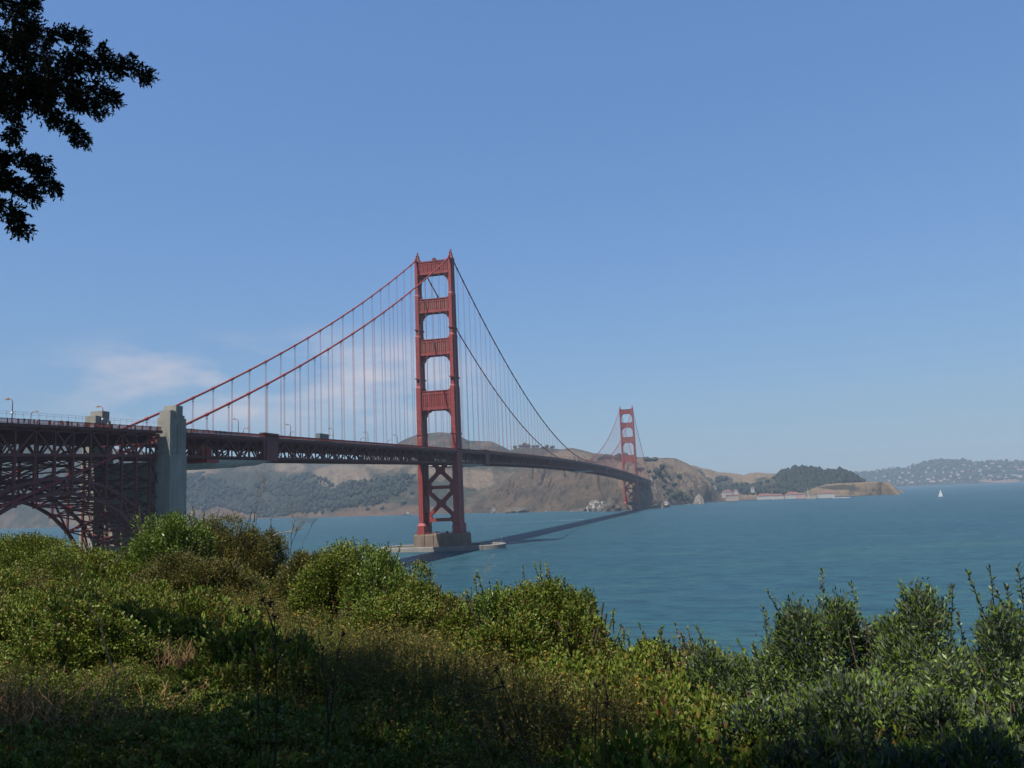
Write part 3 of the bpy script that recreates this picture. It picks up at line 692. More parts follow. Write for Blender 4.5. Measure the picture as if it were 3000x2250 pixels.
# red work platform hung in the truss
t = empty('work_platform', (0, -317, zr(-317)-12)); tag(t, 'bright red work platform hung inside the truss beside the pylon', 'work platform')
m = MB(); y0, y1 = -321.8, -314.0
zz = zr(-318)
m.box((-11, y0, zz-12.6), (15.2, y1, zz-11.3)); m.build('deck_box', BRIGHTRED, t)
for x in (-8, -3, 2, 7, 11.5):
    m = MB(); m.box((x-1.0, y0+.6, zz-11.29), (x+1.0, y0+2.4, zz-5.6)); m.box((x-1.1, y0+.5, zz-5.59), (x+1.1, y0+2.5, zz-5.4)); m.build('hoist_cabinet', BRIGHTRED, t)
m = MB(); m.box((9.0, y0+2.6, zz-11.29), (12.6, y1-.8, zz-6.2)); m.box((8.8, y0+2.5, zz-6.19), (12.8, y1-.7, zz-6.0)); m.build('machinery_cabin', BRIGHTRED, t)
m = MB()
for x in np.linspace(-11, 15, 14):
    for y in (y0+.1, y1-.1): m.beam((x, y, zz-11.3), (x, y, zz-9.9), .12, .12)
for y in (y0+.1, y1-.1): m.beam((-11, y, zz-9.9), (15, y, zz-9.9), .12, .12)
m.build('guard_rail', BRIGHTRED, t)

# ------------------------------------------------------------------ concrete
def octo(hx, hy, ch, z, y0=0.0):
    return [(x, y0+y, z) for x, y in ((-hx+ch,-hy),(hx-ch,-hy),(hx,-hy+ch),(hx,hy-ch),(hx-ch,hy),(-hx+ch,hy),(-hx,hy-ch),(-hx,-hy+ch))]
def pier(name, label, y0, z0, z1, hx, hy):
    t = empty(name, (0, y0, z0)); tag(t, label, 'bridge pier')
    m = MB(); m.loft([octo(hx+.9, hy+.9, 8.6, z0, y0), octo(hx+.4, hy+.4, 8.4, z1-1.2, y0), octo(hx, hy, 8.2, z1, y0)])
    for x in (-10.5, -3.5, 3.5, 10.5):
        m.box((x-.16, y0-hy-.95, z0+1), (x+.16, y0-hy+.2, z1-.4))
    m.build('block', CONC_PIER, t)
    m = MB(); R = octo(hx-.4, hy-.4, 8.1, z1, y0)
    for i in range(8):
        a, b = Vector(R[i]), Vector(R[(i+1) % 8]); n = max(2, int((b-a).length/2.2))
        for k in range(n): p = a.lerp(b, k/n); m.beam(p, p+Vector((0, 0, 1.2)), .1, .1)
        for h in (.6, 1.2): m.beam(a+Vector((0, 0, h)), b+Vector((0, 0, h)), .09, .09)
    m.build('railing', PAINT, t); return t
P1 = pier('tower_pier', 'stained octagonal concrete pier under the nearer tower', 0, WATER-4, 13.4, 21.5, 10.2)
P2 = pier('tower_pier', 'concrete pier at the cliff foot under the farther tower', YT, WATER-4, 11.0, 21.5, 10.2)
for x, y in ((-9, -7), (-5, 2), (5, -3), (8, 3)):
    m = MB(); m.box((x-.8, y-.6, 13.4), (x+.8, y+.6, 14.8)); m.box((x-.9, y-.7, 14.81), (x+.9, y+.7, 15.0)); m.build('equipment_box', TRUSS, P1)
t = empty('pier_fender', (0, 0, WATER)); tag(t, 'pale oval concrete fender ring round the nearer pier', 'fender')
def oval(rx, ry, z, n=72, e=2.4):
    R = []
    for k in range(n):
        a = 2*math.pi*k/n; c, s = math.cos(a), math.sin(a)
        R.append((rx*math.copysign(abs(c)**(2/e), c), 1.5+ry*math.copysign(abs(s)**(2/e), s), z))
    return R
m = MB(); m.loft([oval(48, 25, -3), oval(48, 25, 4.4), oval(47.6, 24.6, 4.7), oval(44.6, 21.6, 4.7), oval(44.2, 21.2, 4.3), oval(44.2, 21.2, -3)], cap=False)
m.build('wall', CONC_FEND, t, smooth=False)
m = MB(); R = oval(46.2, 23.2, 4.7)
for i in range(0, 72): p = Vector(R[i]); m.beam(p, p+Vector((0, 0, 1.1)), .1, .1); m.beam(p+Vector((0, 0, 1.05)), Vector(R[(i+1) % 72])+Vector((0, 0, 1.05)), .07, .07)
m.build('railing', GREYMETAL, t)
m = MB(); m.beam((45.3, 3, 4.7), (45.3, 3, 9.3), .16, .16); m.box((45.1, 2.8, 9.3), (45.5, 3.2, 9.8)); m.build('beacon_post', GREYMETAL, t)
m = MB(); m.add([p[:2]+(2.2,) for p in oval(44.25, 21.25, 2.2)], [tuple(range(72))]); m.build('inner_apron', CONC_PIER, t, fix=False)

def pylon(label, ya, sgn):
    """two stepped shafts joined by a cross wall; sgn -1 south shore, 1 north shore"""
    t = empty('concrete_pylon', (0, ya, WATER)); tag(t, label, 'pylon')
    g = -5.0
    for sx in (1, -1):
        m = MB()
        def B(xa, xb, ya_, yb_, za, zb_):
            x0, x1 = sorted((sx*xa, sx*xb)); m.box((x0, ya_, za), (x1, yb_, zb_))
        y0 = ya
        B(13.15, 18.5, y0-4.8, y0+4.6, 58.5, 71.4)             # shaft
        B(12.9, 18.75, y0-5.0, y0+4.8, g, 58.4)                 # wider base
        B(13.6, 18.1, y0-4.2, y0-1.3, 71.41, 74.0)             # steps of the crown
        B(13.2, 18.4, y0-1.28, y0+2.6, 71.41, 76.0)
        B(13.9, 18.0, y0+2.62, y0+4.3, 71.41, 72.6)
        for k in range(5): B(18.3, 18.62, y0-4.5+k*1.9, y0-3.6+k*1.9, 60.5, 71.0 if k % 2 else 67.5)  # ribs
        B(18.5, 18.9, y0-.6, y0+.6, 57, 69)
        m.build('shaft', CONC_PYL, t)
    m = MB(); y0 = ya-1.5; y1 = ya+3.0
    m.box((-12.38, y0, 46), (12.38, y1, 56.0)); m.box((-12.38, y0, g), (2.6, y1, 45.99)); m.box((5.8, y0, g), (12.38, y1, 45.99)); m.box((2.61, y0+.3, g), (5.79, y1-.3, 33.5))
    m.build('cross_wall', CONC_PYL, t); return t
pylon('weathered stepped concrete pylon at the shore end of the side span', -344.6, -1)
pylon('small pale concrete pylon on the far shore past the farther tower', 1623.0, 1)
# approach beyond the north pylon
t = empty('approach_viaduct', (0, 1640, 60)); tag(t, 'short orange approach span joining the far pylon to the hill', 'viaduct')
m = MB(); strip(m, -15, 15, -3.2, -1.6, list(np.linspace(1629, 1860, 12))); m.build('deck', TRUSS, t)
for k in range(5):
    m = MB(); y = 1650+45*k
    for x in (-12, 12): m.beam((x, y, 0), (x, y, zr(y)-3), 1.2, 1.2)
    m.beam((-12, y, 40), (12, y, 40), 1.0, 1.0); m.build('column_bent', TRUSS, t)
PAINT_ARCH = simple('arch_paint', (0.19, 0.042, 0.036), 0.65, 0.2, 0.25)
# ------------------------------------------------------------------ arch viaduct beside the south pylon
AY = -394.3
OFF = [3.75, 11.25, 18.75, 26.0, 33.2, 40.4, 47.2]
PNL = sorted([AY-o for o in OFF]+[AY+o for o in OFF])
UP_ = [(0, 49.1), (3.75, 49.0), (11.25, 48.1), (18.75, 46.4), (26, 43.6), (33.2, 39.8), (40.4, 34.6), (47.2, 27.0)]
LO_ = [(0, 44.6), (3.75, 44.5), (11.25, 43.2), (18.75, 41.2), (26, 37.8), (33.2, 32.2), (40.4, 23.6), (46.0, 13.5)]
def zu(y): return interp(UP_, abs(y-AY))
def zl(y): return interp(LO_, abs(y-AY))
def tcz(y): return zr(y)-2.7
def bcz(y): return zr(y)-10.2
arch = empty('arch_viaduct', (0, AY, WATER)); tag(arch, 'maroon steel arch viaduct carrying the road up to the concrete pylon', 'arch bridge')
for sx in (1, -1):
    X = sx*XC; m = MB()
    for a, b in zip(PNL[:-1], PNL[1:]):
        m.beam((X, a, zu(a)), (X, b, zu(b)), .95, .95); m.beam((X, a, zl(a)), (X, b, zl(b)), .95, .95)
    for i, y in enumerate(PNL):
        if abs(y-AY) < 45: m.beam((X, y, zl(y)), (X, y, zu(y)), .6, .6, side=(1, 0, 0))
        m.cbox((X, y, zu(y)), (1.1, 1.9, 1.5)); m.cbox((X, y, zl(y)), (1.1, 1.9, 1.5))
    for a, b in zip(PNL[:-1], PNL[1:]):
        mid = (a+b)/2
        if abs(mid-AY) < 1:
            m.beam((X, a, zl(a)), (X, b, zu(b)), .55, .5, side=(1, 0, 0)); m.beam((X+.02, a, zu(a)), (X+.02, b, zl(b)), .55, .5, side=(1, 0, 0))
        elif mid < AY: m.beam((X, a, zl(a)) if True else 0, (X, b, zu(b)) if False else (X, b, zu(b)), .55, .5, side=(1, 0, 0)) if int(round((AY-mid)/7.4)) % 2 == 0 else m.beam((X, a, zu(a)), (X, b, zl(b)), .55, .5, side=(1, 0, 0))
        else: m.beam((X, a, zu(a)), (X, b, zl(b)), .55, .5, side=(1, 0, 0)) if int(round((mid-AY)/7.4)) % 2 == 0 else m.beam((X, a, zl(a)), (X, b, zu(b)), .55, .5, side=(1, 0, 0))
    m.build('arch_rib', PAINT_ARCH, arch)
    for y in PNL:
        m = MB(); end = y in (PNL[0], PNL[-1]); m.beam((X, y, -3 if end else zu(y)), (X, y, bcz(y)), .9 if end else .75, .9 if end else .75, side=(1, 0, 0)); m.build('spandrel_column', PAINT_ARCH, arch)
    m = MB()
    for a, b in zip(PNL[:-1], PNL[1:]):
        m.beam((X, a, tcz(a)), (X, b, tcz(b)), .85, .95); m.beam((X, a, bcz(a)), (X, b, bcz(b)), .85, .85)
    for i, y in enumerate(PNL):
        m.beam((X, y, bcz(y)), (X, y, tcz(y)), .55, .55, side=(1, 0, 0)); m.cbox((X, y, bcz(y)), (1.0, 2.0, 1.3)); m.cbox((X, y, tcz(y)-.2), (1.0, 1.8, 1.2))
    for i, (a, b) in enumerate(zip(PNL[:-1], PNL[1:])):
        mid = (a+b)/2; k = int(round(abs(mid-AY)/7.35))
        if k == 0:
            m.beam((X, a, tcz(a)), (X, b, bcz(b)), .5, .45, side=(1, 0, 0)); m.beam((X+.02, b, tcz(b)), (X+.02, a, bcz(a)), .5, .45, side=(1, 0, 0)); continue
        near, far_ = (a, b) if mid > AY else (b, a)
        # apexes at the 2nd, 4th and 6th posts from the crown
        if k % 2 == 1: m.beam((X, near, bcz(near)), (X, far_, tcz(far_)), .5, .45, side=(1, 0, 0))
        else: m.beam((X, near, tcz(near)), (X, far_, bcz(far_)), .5, .45, side=(1, 0, 0))
    m.build('deck_truss', PAINT_ARCH, arch)
m = MB()
for i, y in enumerate(PNL):
    W_ = XC-.4
    m.box((-W_, y-.35, tcz(y)-2.9), (W_, y+.35, tcz(y)-.2)); m.beam((-W_, y, bcz(y)), (W_, y, bcz(y)), .5, .6)
    m.beam((-W_, y, zu(y)), (W_, y, zu(y)), .6, .6)
    if abs(y-AY) < 45: m.beam((-W_, y, zl(y)), (W_, y, zl(y)), .6, .6)
    zz = [z for z in np.arange(zl(y) if abs(y-AY) < 45 else 4, bcz(y)-3, 8.5)]+[bcz(y)]
    for z0, z1 in zip(zz[:-1], zz[1:]):
        if z1-z0 < 2: continue
        if z0 > zz[0]: m.beam((-W_, y, z0), (W_, y, z0), .45, .45)
        m.beam((-W_, y+.05, z0), (W_, y+.05, z1), .35, .35); m.beam((W_, y-.05, z0), (-W_, y-.05, z1), .35, .35)
    for x in (-6.8, 0, 6.8): m.beam((x, y, bcz(y)), (x+(3.4 if x <= 0 else -3.4), y, tcz(y)-2.8), .35, .35, side=(0, 1, 0))
for a, b in zip(PNL[:-1], PNL[1:]):
    for za, zb_, o in ((bcz(a), bcz(b), 0), (zu(a), zu(b), 0), (zl(a), zl(b), 0)):
        m.beam((-W_, a, za), (W_, b, zb_), .42, .42); m.beam((W_, a, za+.03), (-W_, b, zb_+.03), .42, .42)
    for x in (-7, 0, 7): m.beam((x, a, tcz(a)-.5), (x, b, tcz(b)-.5), .4, 1.0)
# side bay next to the pylon is latticed
for a, b in ((PNL[-2], PNL[-1]), (PNL[0], PNL[1])):
    for X in (-XC, XC):
        for z0, z1 in ((16, 30), (30, 43), (43, 56.5)):
            m.beam((X, a, z0), (X, b, z1), .3, .3, side=(1, 0, 0)); m.beam((X+.04, a, z1), (X+.04, b, z0), .3, .3, side=(1, 0, 0)); m.beam((X, a, z1), (X, b, z1), .35, .35)
m.build('cross_bracing', PAINT_ARCH, arch)
ysa = list(np.linspace(-445, -350.4, 14))
m = MB(); strip(m, -13.2, 13.2, -2.05, -1.7, ysa); m.build('roadway', ASPH, arch)
m = MB()
for sx in (1, -1):
    a, b = sorted((sx*13.3, sx*16.2)); strip(m, a, b, -1.95, -1.3, ysa)
    a, b = sorted((sx*15.8, sx*16.25)); strip(m, a, b, -2.3, -1.97, ysa)
    for y in PNL: m.beam((sx*13.5, y, zr(y)-3.2), (sx*16.1, y, zr(y)-2.1), .3, .4)
m.build('sidewalk', TRUSS, arch)
for sx in (1, -1):
    X = sx*16.05; m = MB()
    strip(m, X-.09, X+.09, -.16, 0, ysa); strip(m, X-.06, X+.06, -1.2, -1.05, ysa)
    for k in range(25): y = -445+k*3.81; m.box((X-.13, y-.13, zr(y)-1.3), (X+.13, y+.13, zr(y)+.04))
    for k in range(int(94/.36)):
        y = -444.8+k*.36; m.beam((X, y, zr(y)-1.1), (X, y, zr(y)-.1), .1, .13, side=(1, 0, 0))
    m.build('railing', RAILP, arch)
    m = MB(); X = sx*16.2       # tall thin safety fence
    for k in range(33):
        y = -445+k*2.9; m.beam((X, y, zr(y)), (X+sx*.12, y, zr(y)+1.9), .07, .07)
    for h in (1.9, 1.25): strip(m, X+sx*.1-.03, X+sx*.1+.03, h-.05, h, ysa)
    m.build('safety_fence', GREYMETAL, arch)

# ------------------------------------------------------------------ lamps along the deck
def lamp():
    r = empty('street_lamp', (0, 0, 0))
    m = MB(); m.tube([(0, 0, 0), (0, 0, .8)], [.26, .2], 8); m.tube([(0, 0, .8), (0, 0, 6.0), (-.25, 0, 6.75), (-.8, 0, 7.15), (-1.5, 0, 7.2)], [.15, .12, .11, .10, .09], 7)
    m.build('pole', PAINT, r, smooth=True)
    m = MB(); m.loft([[(-1.3, -.16, 7.1), (-1.3, .16, 7.1), (-1.3, .16, 7.34), (-1.3, -.16, 7.34)], [(-1.7, -.34, 7.0), (-1.7, .34, 7.0), (-1.7, .26, 7.48), (-1.7, -.26, 7.48)], [(-2.5, -.36, 6.96), (-2.5, .36, 6.96), (-2.5, .24, 7.42), (-2.5, -.24, 7.42)], [(-2.75, -.2, 7.02), (-2.75, .2, 7.02), (-2.75, .16, 7.28), (-2.75, -.16, 7.28)]])
    m.build('lamp_head', LAMPHEAD, r); return r
L0 = lamp(); first = True
ey = [-415, -378.5, -298.6, -254.4, -210.2, -165.8, -121.2, -75, -30, 30, 76, 121, 167, 213, 259, 304, 350]
wy = [-378.2, -293.5, -248.2, -203.2, -157.7, -112.5, -67.7, -22, 24, 70, 115, 160, 206]
NEARL = {(-415, 1): 'tall street lamp on the arch viaduct at the photo edge, white box on its pole', (-378.5, 1): 'street lamp in front of the stepped pylon top, white box on its pole',
         (-378.2, -1): 'street lamp on the far kerb of the arch viaduct, head turned the other way', (-298.6, 1): 'first tall lamp on the bridge deck past the concrete pylon',
         (-293.5, -1): 'far-kerb lamp beside the first tall lamp past the pylon', (-254.4, 1): 'second near-kerb lamp past the pylon, over the maroon cladding', (-121.2, 1): 'near-kerb lamp with a blue and white sign on its pole',
         (-210.2, 1): 'near-kerb lamp standing by the grey truck', (-203.2, -1): 'far-kerb lamp standing behind the grey truck'}
LMP = {}
for sx, lst in ((1, ey), (-1, wy)):
    for y in lst:
        loc = (sx*14.3, y, zr(y)-1.3); rz = 0 if sx > 0 else math.pi
        if first: r = L0; r.location = loc; r.rotation_euler = (0, 0, rz); ORG[r.name] = Vector(loc); first = False
        else: r = dup(L0, loc, rz)
        lab = NEARL.get((y, sx)) or ('distant lamp on the near kerb of the main deck, small against the hills' if sx > 0 and y > -100 else 'near-kerb lamp between the truck and the sign, seen against the sky' if sx > 0 else 'distant lamp on the far kerb, turned the other way behind the hanger ropes')
        tag(r, lab, 'street lamp', 'street lamps along the bridge deck'); LMP[(y, sx)] = r
for key, dz in (((-415, 1), 2.9), ((-378.5, 1), 2.7)):
    m = MB(); r = LMP[key]; m.box((-.28, -.3, dz), (.28, .3, dz+.55)); o = m.build('control_box', WHITE); o.parent = r
m = MB(); m.box((-.1, -.35, 1.9), (.1, .4, 3.5)); o = m.build('blue_sign', simple('sign_blue', (.10, .22, .60), .5, .05)); o.parent = LMP[(-121.2, 1)]
m = MB(); m.box((-.1, -.3, 1.2), (.1, .3, 1.85)); o = m.build('white_sign', WHITE); o.parent = LMP[(-121.2, 1)]

# ------------------------------------------------------------------ walkers on the near pavement
def walker(mats, pose, h):
    """one closed figure, about h metres tall, mid-stride"""
    V = []; E = []; R = []
    def J(x, y, z, r, p=None):
        V.append((x*h, y*h, z*h)); R.append(r*h)
        if p is not None: E.append((p, len(V)-1))
        return len(V)-1
    st, arm = pose
    pel = J(0, 0, .52, .082); wai = J(0, 0, .61, .075, pel); che = J(0, .01, .73, .088, wai); nek = J(0, .015, .825, .036, che)
    J(0, .02, .86, .048, nek); J(0, .025, .93, .060, len(V)-1)
    for sx in (-1, 1):
        hip = J(sx*.055, 0, .49, .062, pel); kn = J(sx*.058, sx*st*.5, .28, .042, hip); an = J(sx*.055, sx*st, .05, .028, kn); J(sx*.06, sx*st+.07, .022, .024, an)
        sh = J(sx*.115, .01, .785, .036, che); el = J(sx*.145, -sx*arm*.4, .63, .028, sh); J(sx*.13, .04-sx*arm, .50, .022, el)
    me = bpy.data.meshes.new('person'); me.from_pydata(V, E, []); o = bpy.data.objects.new('person', me); COL.objects.link(o)
    sk = o.modifiers.new('skin', 'SKIN')
    for i, d in enumerate(me.skin_vertices[0].data): d.radius = (R[i], R[i]); d.use_root = (i == 0)
    dg = bpy.context.evaluated_depsgraph_get(); m2 = bpy.data.meshes.new_from_object(o.evaluated_get(dg)); bpy.data.objects.remove(o)
    for m_ in mats: m2.materials.append(m_)
    for p in m2.polygons:
        z = p.center.z/h; p.material_index = 0 if z < .50 else (1 if z < .80 else 2); p.use_smooth = True
    return m2
SKIN = simple('skin_tone', (.45, .27, .19), .6, .1); HAIRD = simple('dark_hair', (.05, .03, .02), .7, .2)
rng = random.Random(4)
cloth = [simple('cloth_'+n, c, .85, .1) for n, c in (('navy', (.03, .04, .09)), ('black', (.02, .02, .02)), ('red', (.35, .04, .04)), ('white', (.7, .7, .68)), ('grey', (.2, .2, .21)), ('tan', (.35, .27, .17)))]
WK = [walker((cloth[0], cloth[1], SKIN), (.12, .06), 1.75), walker((cloth[1], cloth[2], HAIRD), (.08, .05), 1.66), walker((cloth[4], cloth[3], SKIN), (.14, .07), 1.8), walker((cloth[0], cloth[4], HAIRD), (.03, .03), 1.62), walker((cloth[5], cloth[1], HAIRD), (.1, .06), 1.72)]
TOPS = ['dark top', 'red top', 'white top', 'grey top', 'black top']
for i in range(64):
    if i < 34: y = rng.uniform(-412, -352)
    else: y = rng.uniform(-337, -330) if i < 40 else rng.uniform(-338, -200)
    k = rng.randrange(5); o = bpy.data.objects.new('person', WK[k]); COL.objects.link(o)
    o.location = (rng.uniform(14.8, 15.7), y, zr(y)-1.29); o.rotation_euler = (0, 0, rng.choice((0, math.pi))+rng.uniform(-.4, .4))
    tag(o, f'walker in a {TOPS[k]} seen over the {"viaduct" if y < -345 else "bridge"} railing', 'person', f'walkers in a {TOPS[k]} on the {"viaduct" if y < -345 else "bridge"} pavement')

# ------------------------------------------------------------------ traffic
def wheel_row(t, xs, ys, r):
    for x in xs:
        for y in ys:
            m = MB(); m.tube([(x-.14, y, r), (x+.14, y, r)], r, 12); m.build('wheel', DARKM, t)
def truck(loc, label, hgt, colr, length, cab):
    t = empty('truck', (0, 0, 0)); tag(t, label, 'truck')
    m = MB(); m.box((-1.25, -length/2, 1.0), (1.25, length/2-2.4, hgt)); m.build('cargo_body', colr, t)
    m = MB(); m.prism([(length/2-2.3, .7), (length/2-.05, .7), (length/2, 1.7), (length/2-.45, 2.75), (length/2-2.3, 2.8)], 0, -1.15, 1.15); m.build('cab', cab, t)
    m = MB(); m.prism([(length/2-.06, 1.75), (length/2+.02, 1.75), (length/2-.38, 2.6), (length/2-.46, 2.6)], 0, -1.0, 1.0); m.build('windscreen', DARKM, t)
    m = MB(); m.box((-.9, -length/2, .55), (.9, length/2-.3, .95)); m.build('chassis', DARKM, t)
    wheel_row(t, (-1.05, 1.05), (-length/2+1.2, -length/2+2.4, length/2-1.2), .5)
    t.location = loc; return t
TGREY = simple('truck_grey_green', (.17, .20, .20), .6, .15)
truck((4.0, -200.5, zr(-200)-1.7), 'tall grey-green double deck vehicle rising over the railing', 5.6, TGREY, 13.0, TGREY)
truck((4.0, 583, zr(583)-1.7), 'white box truck on the far middle of the deck', 4.4, WHITE, 9.0, WHITE)
truck((4.0, 792, zr(792)-1.7), 'white box truck near the farther tower', 4.2, WHITE, 8.0, WHITE)
def car(colr):
    t = empty('car', (0, 0, 0))
    m = MB(); m.prism([(-2.2, .35), (2.2, .35), (2.25, .8), (1.2, .95), (.5, 1.45), (-1.1, 1.5), (-1.9, 1.0), (-2.25, .9)], 0, -.88, .88); m.build('body', colr, t)
    m = MB(); m.prism([(1.0, .98), (.48, 1.38), (-1.05, 1.42), (-1.6, 1.0)], 0, -.9, .9); m.build('windows', DARKM, t)
    wheel_row(t, (-.8, .8), (-1.35, 1.35), .33); return t
cw = car(WHITE); cd_ = car(simple('car_silver', (.4, .41, .42), .35, .05))
fc = {0: False, 1: False}
for i, (x, y) in enumerate([(5, -330), (8.5, -268), (5, -230), (8.5, -150), (5, -112), (8.5, -60), (5, -395), (8.5, -375), (8.5, 45), (5, 130), (8.5, 230), (5, 380)]):
    b = i % 2; src = cw if b == 0 else cd_; loc = (x, y, zr(y)-1.7)
    if not fc[b]: r = src; r.location = loc; fc[b] = True
    else: r = dup(src, loc)
    tag(r, ('white' if b == 0 else 'silver')+' car in the traffic on the deck, mostly hidden by the railing', 'car', ('white' if b == 0 else 'silver')+' cars on the bridge deck')
# ------------------------------------------------------------------ trees, houses, boats and rocks across the water
def blob_mesh(name, seed, rx, rz, mat, sub=2, amp=.35, base=0.35, n=1, crown_z=None):
    """a tree crown of leafy lumps: rough closed lump with a broken outline"""
    import bmesh
    r = random.Random(seed); V = []; F = []
    for q in range(n):
        bm = bmesh.new(); bmesh.ops.create_icosphere(bm, subdivisions=sub, radius=1.0)
        ox, oy, oz = (0, 0, 0) if q == 0 else (r.uniform(-.6, .6), r.uniform(-.6, .6), r.uniform(-.35, .45)); s = 1.0 if q == 0 else r.uniform(.45, .7)
        so_ = Vector((r.uniform(0, 50), r.uniform(0, 50), q)); k0 = len(V)
        for v in bm.verts:
            d = 1+amp*(noise.noise(v.co*1.7+so_)+.7*noise.noise(v.co*4.1+so_))+r.uniform(-.12, .12)
            V.append(((v.co.x*d*s+ox)*rx, (v.co.y*d*s+oy)*rx, (v.co.z*d*s+oz)*rz))
        bm.verts.index_update()
        F += [tuple(k0+x.index for x in f.verts) for f in bm.faces]; bm.free()
    return V, F
def foliage(name, lo, hi, rough=.7):
    lo, hi = dim(lo), dim(hi)
    m, nt, b = mat_base(name)
    g = N(nt, 'ShaderNodeNewGeometry'); f = noise_fac(nt, .25, 4, .6)
    c = mixc(nt, f, ramp(nt, g.outputs['Random Per Island'], [(0, lo), (1, hi)]), tuple(x*.6 for x in lo))
    nt.links.new(c, b.inputs['Base Color']); b.inputs['Roughness'].default_value = rough; b.inputs['Specular IOR Level'].default_value = .15; return m
FOL_FAR = foliage('dark_evergreen_canopy', (.014, .022, .013), (.036, .046, .024))
FOL_MID = foliage('olive_canopy', (.036, .044, .022), (.066, .072, .034))
BARK = simple('grey_brown_bark', (.16, .12, .09), .9, .3, 3.0, bmp=.02)
def inside(poly, x, y):
    c = False; j = len(poly)-1
    for i in range(len(poly)):
        if (poly[i][1] > y) != (poly[j][1] > y) and x < (poly[j][0]-poly[i][0])*(y-poly[i][1])/(poly[j][1]-poly[i][1])+poly[i][0]: c = not c
        j = i
    return c
TB = [blob_mesh('b', s, 1, 1, None, 1, .55) for s in range(10)]
def woodland(name, label, grid, ns, polys, count, size, mat, seed, urange=(0, 1), aspect=1.15, sink=.25, open_=True):
    r = random.Random(seed); VV = []; FF = []; n = 0; tries = 0; k0 = 0
    while n < count and tries < count*60:
        tries += 1
        p = on_hill(grid, r.uniform(*urange), r.random()**.8, ns); u, v = pix(p)
        if not any(inside(q, u, v) for q in polys): continue
        if open_ and noise.noise(p*(.045/size))+.6*noise.noise(p*(.13/size)) < -.38: continue
        s = size*r.choice((.45, .6, .8, 1.0, 1.2, 1.5))*r.uniform(.8, 1.2); V, F = TB[r.randrange(10)]; a = r.uniform(0, 6.28); ca, sa = math.cos(a), math.sin(a); h = s*aspect*r.uniform(.85, 1.3)
        for x, y, z in V: VV.append((p.x+(x*ca-y*sa)*s, p.y+(x*sa+y*ca)*s, p.z+h*(1-sink)+z*h))
        FF += [(f[0]+k0, f[1]+k0, f[2]+k0) for f in F]; k0 = len(VV); n += 1
    if not VV: print('EMPTY WOOD', name); return
    o = link(name, mesh_np(name, VV, FF, mat)); tag(o, label, 'woodland', kind='stuff'); print(name, n, 'trees')
wl = [[(545, 1392), (590, 1390), (637, 1410), (660, 1412), (690, 1414), (735, 1438), (790, 1460), (830, 1486), (850, 1512), (745, 1518), (700, 1500), (640, 1486), (600, 1500), (545, 1480)],
      [(724, 1424), (843, 1408), (898, 1390), (960, 1410), (985, 1430), (1024, 1418), (1115, 1402), (1218, 1394), (1219, 1420), (1180, 1442), (1140, 1460), (1120, 1480), (1070, 1486), (1000, 1490), (960, 1506), (900, 1505), (850, 1506), (800, 1450)]]
woodland('woodland', 'dark wooded slope above the far shore beyond the pylon', g_west, 60, wl, 4600, 5.2, FOL_FAR, 3, (.38, .76))
woodland('woodland', 'low tree cover on the slope seen through the arch', g_west, 60, [[(0, 1400), (200, 1370), (330, 1400), (330, 1500), (0, 1470)]], 500, 5, FOL_MID, 5, (.1, .32))
woodland('woodland', 'dense dark wood crowning the hill above the harbour', g_wood, 30, [[(2270, 1455), (2280, 1380), (2340, 1360), (2540, 1380), (2540, 1420), (2500, 1418), (2455, 1420), (2420, 1440), (2390, 1450)]], 2600, 6.2, FOL_FAR, 7, open_=False)
woodland('woodland', 'trees around the harbour buildings below the golden hills', g_tan, 40, [[(2030, 1430), (2100, 1425), (2180, 1425), (2262, 1432), (2330, 1420), (2330, 1448), (2250, 1452), (2150, 1448), (2080, 1452), (2030, 1445)]], 700, 6.0, FOL_FAR, 9)
woodland('woodland', 'bushy gully on the flank of the hill past the farther tower', g_cliff, 90, [[(1945, 1452), (2000, 1455), (2030, 1468), (1960, 1472)]], 150, 5, FOL_MID, 11)
woodland('woodland', 'bushy gully running down behind the slope past the farther tower', g_tan, 40, [[(2010, 1372), (2050, 1385), (2078, 1410), (2108, 1440), (2060, 1440), (2030, 1425)]], 420, 6, FOL_MID, 12)
woodland('woodland', 'trees between the houses on the far hazy hill', g_far, 40, [[(2450, 1380), (2700, 1350), (3160, 1340), (3160, 1402), (2740, 1418), (2640, 1424), (2480, 1428)]], 2600, 10, FOL_MID, 13, aspect=.8)
# single trees one can tell apart
def far_tree(kind):
    r = empty('tree', (0, 0, 0))
    V, F = blob_mesh('c', 40+kind, 1.0, .95 if kind else 1.25, None, 2, .45, n=5)
    me = mesh_np('crown', [(x*5.2, y*5.2, z*4.6+7.0) for x, y, z in V], F, FOL_FAR if kind != 2 else FOL_MID); c = link('crown', me); c.parent = r
    m = MB(); m.tube([(0, 0, -1.5), (.1, 0, 2), (.3, .2, 5.5), (.2, .1, 8)], [.55, .45, .3, .12], 6); m.tube([(.2, .1, 3.5), (1.6, .8, 6.0)], [.2, .08], 5); o = m.build('trunk', BARK); o.parent = r
    return r
FT = [far_tree(k) for k in range(3)]; used = [False]*3
def hill_point(grid, u, v, ns):
    """point of a hill sheet that shows nearest to the pixel u, v"""
    best = None
    for i in range(len(grid)):
        for j in range(1, ns+2):
            a, b = pix(grid[i][j]); d = max((a-u)**2+(b-v)**2, 9.0)+(grid[i][j]-CAM).length*.002
            if best is None or d < best[0]: best = (d, grid[i][j])
    return best[1]
